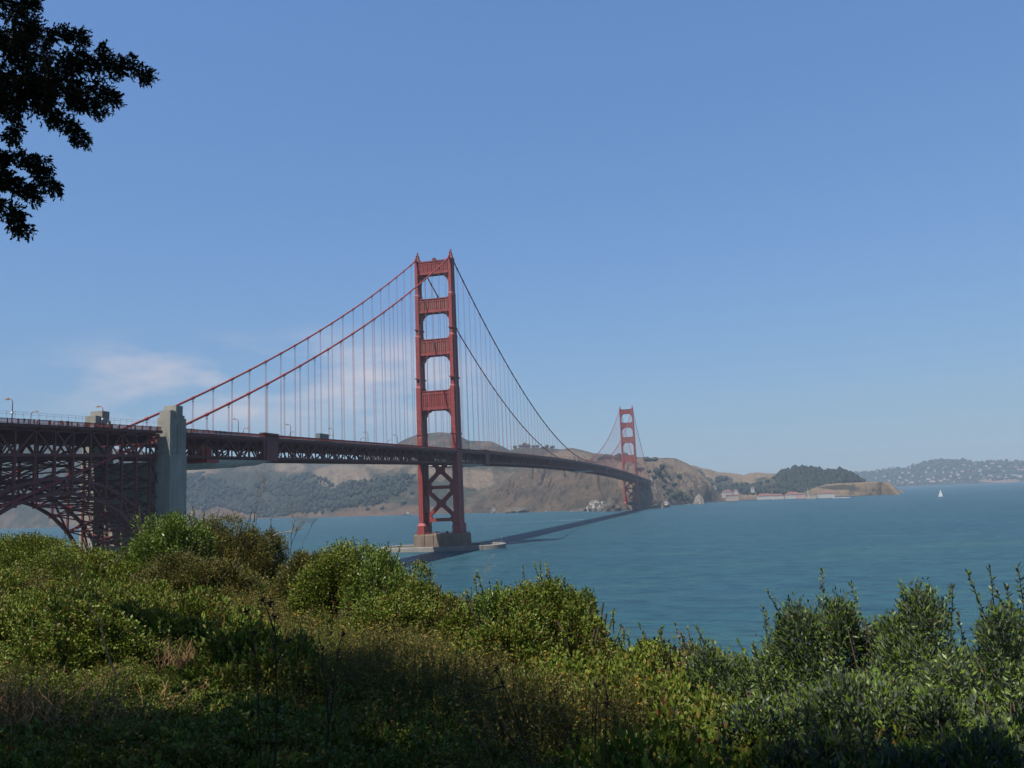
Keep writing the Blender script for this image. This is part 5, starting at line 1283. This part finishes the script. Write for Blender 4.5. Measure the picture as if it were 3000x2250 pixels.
shrub(2010, 1856, 12.2, .55, .7, 'low bramble with spindly shoots beside the first willow', 'rust', 16, hs=.45, sh=36)
shrub(2110, 1820, 10.5, .5, .6, 'small grey-green willow with one tall shoot at the brush edge', 'will', 17, hs=.5, sh=30)
shrub(2240, 1815, 10.2, .5, .6, 'short grey-green willow left of the tall willow', 'will', 18, hs=.4, sh=34)
shrub(2420, 1655, 9.4, .62, .7, 'tall willow bush with gaps showing water, left one of the pair', 'will', 19, hs=.55, sh=60)
shrub(2610, 1640, 9.0, .62, .7, 'tall willow bush with ragged top, right one of the pair', 'will', 20, hs=.55, sh=60)
shrub(2750, 1830, 8.6, .45, .6, 'low willow in the notch between two tall ones', 'will', 21, hs=.4, sh=30)
shrub(2940, 1680, 8.0, .70, .7, 'tall willow bush cut by the photo edge', 'will', 22, hs=.55, sh=60)
shrub(2250, 1925, 7.6, .62, .6, 'grey-green willow low in front of the short willow', 'will', 23, hs=.35, sh=50)
shrub(2560, 1880, 7.2, .75, .7, 'wide silvery willow in front of the tall pair', 'will', 24, hs=.35, sh=60)
shrub(2860, 1900, 6.6, .70, .7, 'silvery willow in front of the one at the photo edge', 'will', 25, hs=.35, sh=60)
shrub(2120, 2040, 7.2, .55, .55, 'bramble in front of the willows with reddish leaves', 'bram', 26, hs=.25, sh=30)
shrub(2400, 2090, 5.9, .62, .55, 'shaded dark willow near the bottom edge', 'will', 27, hs=.3, sh=40)
shrub(2760, 2110, 5.4, .62, .5, 'deeply shaded willow low in the bottom corner', 'will', 28, hs=.3, sh=40)
shrub(260, 1750, 14.5, 1.3, 1.0, 'shaded dark bush behind the dry straw brush', 'bram', 29, hs=.25, sh=30)
shrub(1780, 1935, 11.5, .9, .8, 'full green bramble below the round mound', 'bram', 30, hs=.25, sh=36)

# ---- ground cover that nobody could count: one object each, clumps set on points
def clump_objs(prefix, makers, mats):
    col = bpy.data.collections.new(prefix)
    for i, mk in enumerate(makers):
        V, F, mi = mk(np.random.default_rng(100+i)); me = mesh_np(prefix, V, F, mats)
        if mi is not None: me.polygons.foreach_set('material_index', mi)
        o = bpy.data.objects.new('%s_%02d' % (prefix, i), me); col.objects.link(o)
    return col
def scatter(name, label, pts, rots, scl, idx, col):
    me = bpy.data.meshes.new(name); me.from_pydata([tuple(p) for p in pts], [], [])
    for nm, ty, vals, key in (('rot', 'FLOAT_VECTOR', rots, 'vector'), ('scl', 'FLOAT_VECTOR', scl, 'vector'), ('idx', 'INT', idx, 'value')):
        at = me.attributes.new(nm, ty, 'POINT'); at.data.foreach_set(key, np.asarray(vals, np.int32 if ty == 'INT' else np.float32).ravel())
    ng = bpy.data.node_groups.new(name, 'GeometryNodeTree'); ng.interface.new_socket('Geometry', in_out='INPUT', socket_type='NodeSocketGeometry'); ng.interface.new_socket('Geometry', in_out='OUTPUT', socket_type='NodeSocketGeometry')
    gi = ng.nodes.new('NodeGroupInput'); go = ng.nodes.new('NodeGroupOutput'); ip = ng.nodes.new('GeometryNodeInstanceOnPoints'); ci = ng.nodes.new('GeometryNodeCollectionInfo')
    ci.inputs['Collection'].default_value = col; ci.inputs['Separate Children'].default_value = True; ci.inputs['Reset Children'].default_value = True
    def na(nm, ty):
        n = ng.nodes.new('GeometryNodeInputNamedAttribute'); n.data_type = ty; n.inputs['Name'].default_value = nm; return n.outputs['Attribute']
    ng.links.new(gi.outputs[0], ip.inputs['Points']); ng.links.new(ci.outputs[0], ip.inputs['Instance']); ip.inputs['Pick Instance'].default_value = True
    ng.links.new(na('idx', 'INT'), ip.inputs['Instance Index']); ng.links.new(na('rot', 'FLOAT_VECTOR'), ip.inputs['Rotation']); ng.links.new(na('scl', 'FLOAT_VECTOR'), ip.inputs['Scale'])
    ng.links.new(ip.outputs[0], go.inputs[0])
    o = link(name, me); md = o.modifiers.new('scatter', 'NODES'); md.node_group = ng; tag(o, label, kind='stuff'); return o
def mk_bram(L=.048, Wd=.033, n=4200, r=(.62, .62, .55)):
    def f(rg):
        P, D_ = clumpy(rg, n, np.array(r), 26, (.2, .36)); P2, D2, S = shoots(rg, 5, np.array(r), .2, 12)
        V, F = cat_([leaves(P, D_+rg.normal(size=P.shape)*.5+np.array([0, 0, .1]), L, Wd, rg), leaves(P2, D2, L, Wd, rg)]); return V, F, None
    return f
def mk_weed(rg):
    n = 120; a = rg.uniform(0, 6.28, n); q = np.sqrt(rg.uniform(0, 1, n))*.55; B = np.stack([q*np.cos(a), q*np.sin(a), np.zeros(n)], 1)
    T = B+np.stack([rg.normal(size=n)*.10, rg.normal(size=n)*.10, rg.uniform(.35, .75, n)], 1); lst = []; mi = []
    d = (T-B); S = np.cross(d, np.array([.3, 1, .1])); S /= np.linalg.norm(S, axis=1, keepdims=True); S *= .0026     # stems: thin three-cornered blades
    S2 = np.cross(S, d); S2 /= np.linalg.norm(S2, axis=1, keepdims=True)+1e-9; S2 *= .0026
    for s_ in (S, S2): V = np.stack([B-s_, B+s_, T+s_*.5, T-s_*.5], 1).reshape(-1, 3); lst.append((V, np.arange(4*n).reshape(n, 4))); mi += [0]*n
    k = 18
    for j in range(k):
        f = rg.uniform(.15, 1, (n, 1)); lst.append(leaves(B+d*f, rg.normal(size=(n, 3))+np.array([0, 0, .6]), .042, .013, rg)); mi += [0]*n
    fl = rg.uniform(size=n) < .06; Pf = T[fl]
    for j in range(5):
        lst.append(leaves(Pf, rg.normal(size=Pf.shape)*np.array([1, 1, .3])+np.array([0, 0, .2]), .022, .014, rg)); mi += [1]*len(Pf)
    V, F = cat_(lst); return V, F, np.array(mi, np.int32)
def mk_grass(rg):
    n = 420; a = rg.uniform(0, 6.28, n); q = np.sqrt(rg.uniform(0, 1, n))*.45; B = np.stack([q*np.cos(a), q*np.sin(a), np.zeros(n)], 1)
    az = rg.uniform(0, 6.28, n); bend = rg.uniform(.1, .5, n); h = rg.uniform(.2, .6, n)
    M_ = B+np.stack([np.cos(az)*bend*h*.35, np.sin(az)*bend*h*.35, h*.6], 1); T = B+np.stack([np.cos(az)*bend*h*1.3, np.sin(az)*bend*h*1.3, h*.95], 1)
    S = np.stack([-np.sin(az), np.cos(az), np.zeros(n)], 1)*.0035
    V = np.stack([B-S, B+S, M_+S, M_-S, M_-S, M_+S, T+S*.3, T-S*.3], 1).reshape(-1, 3); F = np.concatenate([np.arange(8*n).reshape(n, 8)[:, :4], np.arange(8*n).reshape(n, 8)[:, 4:]]); return V, F, None
c_br = clump_objs('bramble_clump', [mk_bram(), mk_bram(.042, .030, 4200, (.6, .7, .4)), mk_bram(.055, .034, 3400, (.7, .6, .5))], [LF_BRAM])
c_we = clump_objs('weed_clump', [mk_weed, mk_weed, mk_weed], [LF_WEED, LF_FLOW])
c_gr = clump_objs('grass_tuft', [mk_grass, mk_grass], [STRAW])
rg = np.random.default_rng(77); B_ = [[], [], [], []]; W_ = [[], [], [], []]; G_ = [[], [], [], []]
WEEDZ = [(560, 1750), (900, 1780), (1150, 1800), (1350, 1880), (1560, 2000), (1700, 2100), (1950, 2150), (1900, 2250), (1500, 2250), (1200, 2120), (900, 1960), (640, 1880)]
def put(lst, p, s, k):
    lst[0].append(p); lst[1].append((rg.normal()*.12, rg.normal()*.12, rg.uniform(0, 6.28))); lst[2].append(s); lst[3].append(k)
for i in range(5200):
    a = 2.6+29*rg.uniform()**1.15; b = rg.uniform(-.72, .68)*a
    p = gp(a, b, -.05); u, v = pix(p+Vector((0, 0, .35)))
    if p.z < 30.2: continue
    r_ = rg.uniform()
    if inside(WEEDZ, u, v):
        if r_ < .17: put(W_, p, (rg.uniform(.8, 1.25),)*3, rg.integers(3))
        elif r_ < .74: put(B_, p, (rg.uniform(.55, .9),)*3, rg.integers(3))
    elif u < 640 and 1850 < v < 2130:
        if r_ < .015: put(G_, p, (rg.uniform(.6, 1.2),)*3, rg.integers(2))
        elif r_ < .62: put(B_, p, (rg.uniform(.45, .7),)*3, rg.integers(3))
        elif r_ < .66: put(W_, p, (rg.uniform(.5, .9),)*3, rg.integers(3))
    elif v > 2030 and u < 1700:
        if r_ < .03: put(W_, p, (rg.uniform(.6, 1.0),)*3, rg.integers(3))
        elif r_ < .74: put(B_, p, (rg.uniform(.5, .9),)*3, rg.integers(3))
        elif r_ < .742: put(G_, p, (rg.uniform(.6, 1.1),)*3, rg.integers(2))
    else:
        if r_ < (.76 if a > 9 else .70):
            s = rg.uniform(.75, 1.25)*(1.0 if a > 9 else .75); put(B_, p, (s, s, s*rg.uniform(.6, 1.7)), rg.integers(3))
        elif r_ < .79 and a > 8: put(W_, p, (rg.uniform(.9, 1.4),)*3, rg.integers(3))
scatter('bramble_cover', 'green bramble cover matting the bluff', *B_, c_br)
scatter('weed_cover', 'brownish weeds with small yellow flowers', *W_, c_we)
scatter('dry_grass', 'thin dry straw-coloured grass', *G_, c_gr)
print('clumps', len(B_[0]), len(W_[0]), len(G_[0]))

# ---- dry straw brush, dead stalks and bare branches
def solo(m, name, mat, root):
    """the mesh itself becomes the thing in place of its Empty"""
    o = m.build(name, mat, root, fix=False); o.parent = None; o.location = root.location
    for k in ('label', 'category', 'group'):
        if k in root: o[k] = root[k]
    nm = root.name; bpy.data.objects.remove(root); o.name = nm; return o
def twiggy(name, label, cat, u0, u1, vb, D, n, h, mat, seed, rad_=.006, spread=.8):
    rg_ = random.Random(seed); root = None; m = MB(); mt = MB()
    for i in range(n):
        u = rg_.uniform(u0, u1); p = at_d(u, vb, D+rg_.uniform(-.9, .9)); a, b = ab(p); g = gp(a, b)
        if root is None: root = empty(name, gp(*ab(at_d((u0+u1)/2, vb, D)))); tag(root, label, cat)
        az = rg_.uniform(0, 6.28); ln = h*rg_.uniform(.5, 1.2); be = spread*rg_.uniform(.3, 1.1)
        pts = []
        for k in range(6):
            f = k/5; pts.append(g+Vector((math.cos(az)*ln*be*f**1.4, math.sin(az)*ln*be*f**1.4, ln*(f-.42*be*f*f)))+Vector((rg_.gauss(0, .015), rg_.gauss(0, .015), 0)))
        m.tube(pts, [rad_, rad_*.9, rad_*.75, rad_*.6, rad_*.45, rad_*.25], 4, cap=False)
        for q in range(5):
            k = rg_.randrange(2, 6); b0 = pts[k]; d = Vector((rg_.gauss(0, 1), rg_.gauss(0, 1), rg_.uniform(.2, 1.4))).normalized()*ln*rg_.uniform(.12, .3)
            mt.tube([b0, b0+d*.5+Vector((0, 0, .01)), b0+d], [rad_*.45, rad_*.35, rad_*.2], 3, cap=False)
    m.add(mt.v, mt.f); return solo(m, name, mat, root)
twiggy('dry_bush', 'tangled straw-coloured dry brush lit by the sun', 'dry bush', 40, 400, 2020, 9.3, 95, .7, STRAW, 1, .006)
twiggy('dry_bush', 'thinner straw-coloured brush right of the dense tangle', 'dry bush', 420, 560, 1960, 10.0, 26, .55, STRAW, 2, .005)
twiggy('dry_bush', 'grey-brown dry stems at the photo edge beside the straw tangle', 'dry bush', -60, 90, 1930, 10.5, 30, .6, TWIG, 3, .005)
#twiggy('dry_bush', 'fallen straw stalks lying low on the shaded ground', 'dry bush', 250, 900, 2180, 5.6, 60, .45, STRAW, 4, .004, 1.5)
twiggy('grass_clump', 'clump of long green-yellow grass blades among the brambles', 'grass clump', 1900, 2060, 2110, 7.6, 60, .55, simple('green_straw', (.16, .17, .06), .7, .3, 3.0), 5, .004, 1.1)
def dead_branch(label, base_px, D, length, seed, mat, lean=(0, 0, 1), depth=4, rad_=.02, name='bare_branch'):
    rg_ = random.Random(seed); p0 = at_d(*base_px, D); root = empty(name, p0); tag(root, label, 'dead branches'); ms = [MB(), MB()]
    def grow(p, d, l, r, k):
        pts = [p]; n = 4
        for i in range(n):
            d = (d+Vector((rg_.gauss(0, .22), rg_.gauss(0, .22), rg_.gauss(.03, .15)))).normalized(); pts.append(pts[-1]+d*l/n)
        ms[0 if k >= depth-1 else 1].tube(pts, [r*lerp(1, .55, i/n) for i in range(n+1)], 4, cap=False)
        if k == 0: return
        for j in range(rg_.randint(2, 4)):
            i = rg_.randint(1, n); dd = (d+Vector((rg_.gauss(0, .8), rg_.gauss(0, .8), rg_.gauss(.15, .5)))).normalized(); grow(pts[i], dd, l*rg_.uniform(.4, .7), r*.55, k-1)
    grow(p0, Vector(lean).normalized(), length, rad_, depth)
    ms[0].add(ms[1].v, ms[1].f); solo(ms[0], name, mat, root)
dead_branch('pale bleached branch hooking out of the olive bush over the water', (800, 1570), 27, 1.1, 5, GTWIG, (RH.x*.9, RH.y*.9, .1), 4, .020)
dead_branch('bare upright grey twigs rising from the olive shoulder bush', (745, 1530), 27.5, 1.1, 6, GTWIG, (.2, 0, 1), 4, .018)
dead_branch('thin bare brown twigs against the water left of the rusty mound', (850, 1620), 25, .9, 7, TWIG, (.15, 0, 1), 4, .014)
dead_branch('small tuft of bare brown twigs above the rusty mound', (885, 1600), 23, .55, 8, TWIG, (0, 0, 1), 4, .010)
dead_branch('single bare twig standing in the dip between the mounds', (1425, 1690), 16.5, .35, 9, GTWIG, (0, 0, 1), 2, .008)
dead_branch('thin bare twigs low in the shade at the bottom edge', (1440, 2225), 4.6, .18, 10, TWIG, (-.2, 0, 1), 3, .005)
dead_branch('thin bare stem with few side twigs beside the straw brush', (345+0, 1990), 8.0, .75, 12, STRAW, (-.25, 0, 1), 3, .010)
def stalk(label, paths, D, seed, heads):
    rg_ = random.Random(seed); root = None; m = MB(); mh = MB()
    for pth in paths:
        pts = [at_d(u, v, D) for u, v in pth]
        if root is None:
            base = pts[-1].copy(); a, b = ab(base); base.z = min(base.z, gz(a, b)); root = empty('dead_stalk', base); tag(root, label, 'dead plant'); pts.append(base-Vector((0, 0, .05)))
        n = len(pts); m.tube(pts, [lerp(.0016, .0050, i/(n-1)) for i in range(n)], 5, cap=False)
    for (u, v, s) in heads:
        c = at_d(u, v, D)
        s *= .72
        for k in range(26):
            d = Vector((rg_.gauss(0, 1), rg_.gauss(0, 1), rg_.gauss(.25, .8))).normalized()*s*rg_.uniform(.4, 1.1)
            mh.tube([c, c+d], [.0016, .0012], 3, cap=False); mh.cbox(c+d, (.007*s/.03, .007*s/.03, .006*s/.03))
    m.build('stem', DTWIG, root, fix=False); mh.build('seed_head', DTWIG, root, fix=False)
stalk('tall dark dead stalk with forked top in the shade, tallest on its side', [[(790, 1765), (802, 1790), (806, 1850), (808, 1950), (812, 2060), (806, 2250)], [(768, 1755), (785, 1790), (803, 1850)], [(790, 1860), (800, 1880), (807, 1910)], [(845, 1880), (830, 1900), (808, 1950)]], 4.8, 1, [(790, 1768, .035), (768, 1758, .028), (806, 1808, .03), (845, 1880, .03)])
stalk('slim dark dead stalk left of the forked one', [[(726, 1790), (735, 1840), (748, 1920), (756, 2030), (765, 2250)], [(735, 1860), (742, 1880), (748, 1920)]], 4.8, 2, [(724, 1792, .032), (745, 1855, .024)])
stalk('leaning dead stalk with two round seed heads right of the forked one', [[(1006, 1858), (993, 1890), (990, 1930), (980, 2000), (965, 2120), (950, 2250)], [(946, 1900), (945, 1950), (958, 2030), (962, 2120)]], 4.9, 3, [(1006, 1858, .028), (990, 1912, .03), (946, 1900, .024)])
stalk('bent dead stalk with a drooping curved side branch', [[(1452, 1958), (1468, 1995), (1484, 2022), (1503, 2070), (1520, 2130), (1545, 2190), (1560, 2250)], [(1368, 2032), (1378, 2026), (1402, 2034), (1430, 2072), (1470, 2125), (1545, 2230)], [(1403, 2036), (1435, 2020), (1478, 2010)], [(1368, 2062), (1385, 2048), (1402, 2036)]], 4.5, 4, [(1453, 1962, .032), (1370, 2042, .028), (1432, 2078, .02), (1470, 2000, .02)])
stalk('thin straight dead stalk leaning left between the bent one and the pair', [[(1623, 2020), (1634, 2060), (1655, 2120), (1680, 2190), (1705, 2250)]], 4.6, 5, [(1624, 2026, .016), (1670, 2130, .018)])
stalk('pair of upright dead stalks with bushy dark heads', [[(1747, 1990), (1750, 2040), (1745, 2110), (1742, 2250)], [(1782, 2040), (1776, 2080), (1774, 2140), (1772, 2250)], [(1765, 1990), (1776, 2020), (1780, 2050)]], 4.6, 6, [(1748, 2010, .03), (1780, 2062, .035), (1768, 2000, .015)])

# ---- cypresses overhead
def cyp_limb(path, rg_, dens, lst, mt):
    """path of (u, v, D, radius m): leafy tufts of scale-leaf sprays round a limb"""
    pts = [at_d(u*.955 if u > 0 else u, v*.97, D) for u, v, D, r in path]; rs = [q[3]*.95 for q in path]
    seg = [(pts[i+1]-pts[i]).length for i in range(len(pts)-1)]
    mt.tube(pts, [max(.005, r*.035) for r in rs], 5, cap=False)
    for i in range(len(pts)-1):
        rm = (rs[i]+rs[i+1])/2; n = int(dens*seg[i]*(235*rm**1.35+15))+3; d0 = (pts[i+1]-pts[i]).normalized()
        for k in range(n):
            f = rg_.random(); r = lerp(rs[i], rs[i+1], f); c = pts[i].lerp(pts[i+1], f)
            off = Vector((rg_.gauss(0, 1), rg_.gauss(0, 1), rg_.gauss(-.1, 1))).normalized()*max(0, r-.03)*rg_.random()**.5
            t = c+off; tr_ = rg_.uniform(.035, .075); mt.tube([c, c.lerp(t, .6)-Vector((0, 0, .01)), t], [.005, .004, .002], 3, cap=False)
            for q in range(rg_.randint(12, 20)):
                o2 = Vector((rg_.gauss(0, 1), rg_.gauss(0, 1), rg_.gauss(0, 1))).normalized()*tr_*rg_.random()**.5
                dr = (d0*.6+o2.normalized()*.8+off*.8+Vector((0, 0, rg_.gauss(-.1, .3)))).normalized(); lst.append((t+o2, dr, rg_.uniform(.03, .075)))
def sprays(lst, rg, L=.030, Wd=.016, per=11):
    n = len(lst); B = np.array([tuple(x[0]) for x in lst]); D_ = np.array([tuple(x[1]) for x in lst]); ln = np.array([x[2] for x in lst])[:, None]; out_ = []
    for k in range(per):
        f = (k+rg.uniform(size=(n, 1)))/per; side = rg.normal(size=(n, 3))*.75*(1-.5*f)
        out_.append(leaves(B+D_*ln*f, D_+side, L, Wd, rg, .1))
    return cat_(out_)
def clump_crown(c, r, n, rg, L=.17, Wd=.075):
    P, D_ = clumpy(rg, n, np.array([r, r, r*.8]), 24, (.28, .5), low=-.9); P = P+np.array(tuple(c)); return leaves(P, D_+rg.normal(size=P.shape)*.6, L, Wd, rg)
def cypress(label, base, trunk_pts, clumps, paths=None, seed=0):
    rg_ = random.Random(seed); rgn = np.random.default_rng(seed); root = empty('cypress_tree', base); tag(root, label, 'tree')
    m = MB(); m.tube([base-Vector((0, 0, .6))]+trunk_pts, [.62, .5]+[lerp(.42, .12, i/len(trunk_pts)) for i in range(1, len(trunk_pts))], 10); m.build('trunk', BARK, root, smooth=True)
    mt = MB(); parts = []
    for c, r, n in clumps:
        parts.append(clump_crown(c, r, n, rgn)); t0 = min(trunk_pts, key=lambda q: (q-c).length+abs(q.z-c.z+r)); mt.tube([t0, t0.lerp(c, .5)+Vector((0, 0, .4)), c], [.16, .10, .03], 6, cap=False)
    V, F = cat_(parts); o = link('crown', mesh_np('crown', V-np.array(tuple(base)), F, LF_CYP)); o.parent = root
    if paths:
        lst = []
        for dens, pth in paths:
            cyp_limb(pth, rg_, dens, lst, mt); s0 = at_d(pth[0][0]*.955 if pth[0][0] > 0 else pth[0][0], pth[0][1]*.97, pth[0][2]); t0 = min(trunk_pts, key=lambda q: (q-s0).length); mt.tube([t0, t0.lerp(s0, .5)+Vector((0, 0, .25)), s0], [.10, .06, .025], 6, cap=False)
        V, F = sprays(lst, rgn); print('cypress blades', len(F)); o = link('hanging_sprays', mesh_np('hanging_sprays', V-np.array(tuple(base)), F, LF_CYP)); o.parent = root
    mt.build('limbs', BARK, root, fix=False); return root
def P3(a, b, h): return gp(a, b, 0)*1+Vector((0, 0, h))
q = .0034
vis = [(1.0, [(-420, 60, 8.0, .40), (-150, 110, 8.2, .40), (20, 150, 8.4, .42), (150, 175, 8.5, .34), (260, 195, 8.6, .25), (340, 190, 8.6, .16), (400, 205, 8.6, .14), (462, 236, 8.7, .02)]),
       (.9, [(-300, -120, 8.3, .25), (-40, -10, 8.4, .22), (50, 25, 8.5, .12), (105, 5, 8.5, .03)]),
       (.8, [(-20, 90, 8.3, .26), (120, 110, 8.5, .14), (200, 105, 8.6, .06), (258, 112, 8.6, .015)]),
       (.9, [(-300, 180, 8.2, .36), (20, 230, 8.3, .34), (150, 255, 8.4, .28), (250, 270, 8.5, .17), (320, 280, 8.6, .10), (358, 312, 8.6, .02)]),
       (.65, [(100, 240, 8.4, .20), (220, 310, 8.5, .12), (290, 330, 8.5, .05), (306, 338, 8.5, .015)]),
       (.8, [(-50, 240, 8.3, .30), (90, 290, 8.4, .22), (150, 350, 8.4, .13), (215, 380, 8.5, .09), (240, 410, 8.5, .06), (258, 438, 8.5, .015)]),
       (.7, [(-200, 240, 8.2, .3), (-20, 290, 8.3, .13), (35, 335, 8.3, .08), (45, 380, 8.3, .06), (35, 418, 8.3, .015)]),
       (.9, [(-300, 470, 8.2, .08), (-40, 480, 8.3, .06), (50, 485, 8.3, .09), (110, 490, 8.4, .10), (145, 540, 8.4, .08), (166, 572, 8.4, .015)]),
       (.9, [(-200, 520, 8.2, .09), (-10, 535, 8.2, .08), (40, 555, 8.3, .07), (85, 580, 8.3, .04), (116, 592, 8.3, .01)]),
       (.9, [(-250, 570, 8.1, .1), (-30, 595, 8.2, .09), (20, 625, 8.2, .08), (50, 655, 8.2, .09), (66, 694, 8.2, .015)])]
tb = gp(3.2, -10.5); tr = [tb+Vector((0, 0, 2)), tb+FH*.6+Vector((0, 0, 5)), tb+FH*.3+RH*.8+Vector((0, 0, 9)), tb+RH*1.4+Vector((0, 0, 13)), tb+RH*1.2+Vector((0, 0, 16))]
def sh_pos(a, b, h):
    """where a clump h above the ground must hang for its shade to fall at a, b"""
    return P3(a-.415*h, b-.36*h, h)
cypress('dark cypress whose drooping branches hang into the sky at the upper corner', tb, tr, [(sh_pos(15.5, -6.8, 11), 1.5, 4000), (sh_pos(12.3, -3.4, 10), 1.7, 5000), (sh_pos(10, -1.9, 10), 1.9, 6000), (sh_pos(7.6, -.8, 10.5), 2.0, 6500), (sh_pos(6.9, -3.0, 10), 2.0, 6500), (sh_pos(5.6, -1.6, 11), 1.9, 6000), (sh_pos(4.6, -3.2, 10), 2.0, 6500), (P3(1.5, -11, 15), 2.4, 3500)], vis, 3)
tb2 = gp(-6.5, -3.5); tr2 = [tb2+Vector((0, 0, 2.5)), tb2+FH*.5+Vector((0, 0, 6)), tb2+RH*.6+Vector((0, 0, 10)), tb2+RH*.5+Vector((0, 0, 14.5))]
cypress('large cypress standing behind the viewpoint, its crown shading the near slope', tb2, tr2, [(sh_pos(3.4, -2.6, 9.5), 2.5, 9000), (sh_pos(4.2, .4, 10), 2.3, 8000), (sh_pos(2.2, -.6, 11), 2.5, 8000), (P3(-3, -4, 6), 2.5, 7000), (P3(-3.5, 0, 7.5), 2.8, 8000), (P3(-6, -3.5, 14), 2.5, 3500)], None, 4)
tb3 = gp(-7.5, 1.5); tr3 = [tb3+Vector((0, 0, 2.5)), tb3+FH*.4+Vector((0, 0, 6)), tb3+RH*.4+Vector((0, 0, 10)), tb3+RH*.2+Vector((0, 0, 13.5))]
cypress('second cypress behind the viewpoint shading the willows in the near corner', tb3, tr3, [(sh_pos(3.6, 2.1, 9.5), 1.9, 6000), (sh_pos(3.7, 4.0, 10), 1.9, 6000), (sh_pos(2.5, 3.3, 9), 2.0, 7000), (P3(-3.5, 3.5, 6.5), 2.5, 7000), (P3(-7, 1.5, 13), 2.2, 3500)], None, 5)
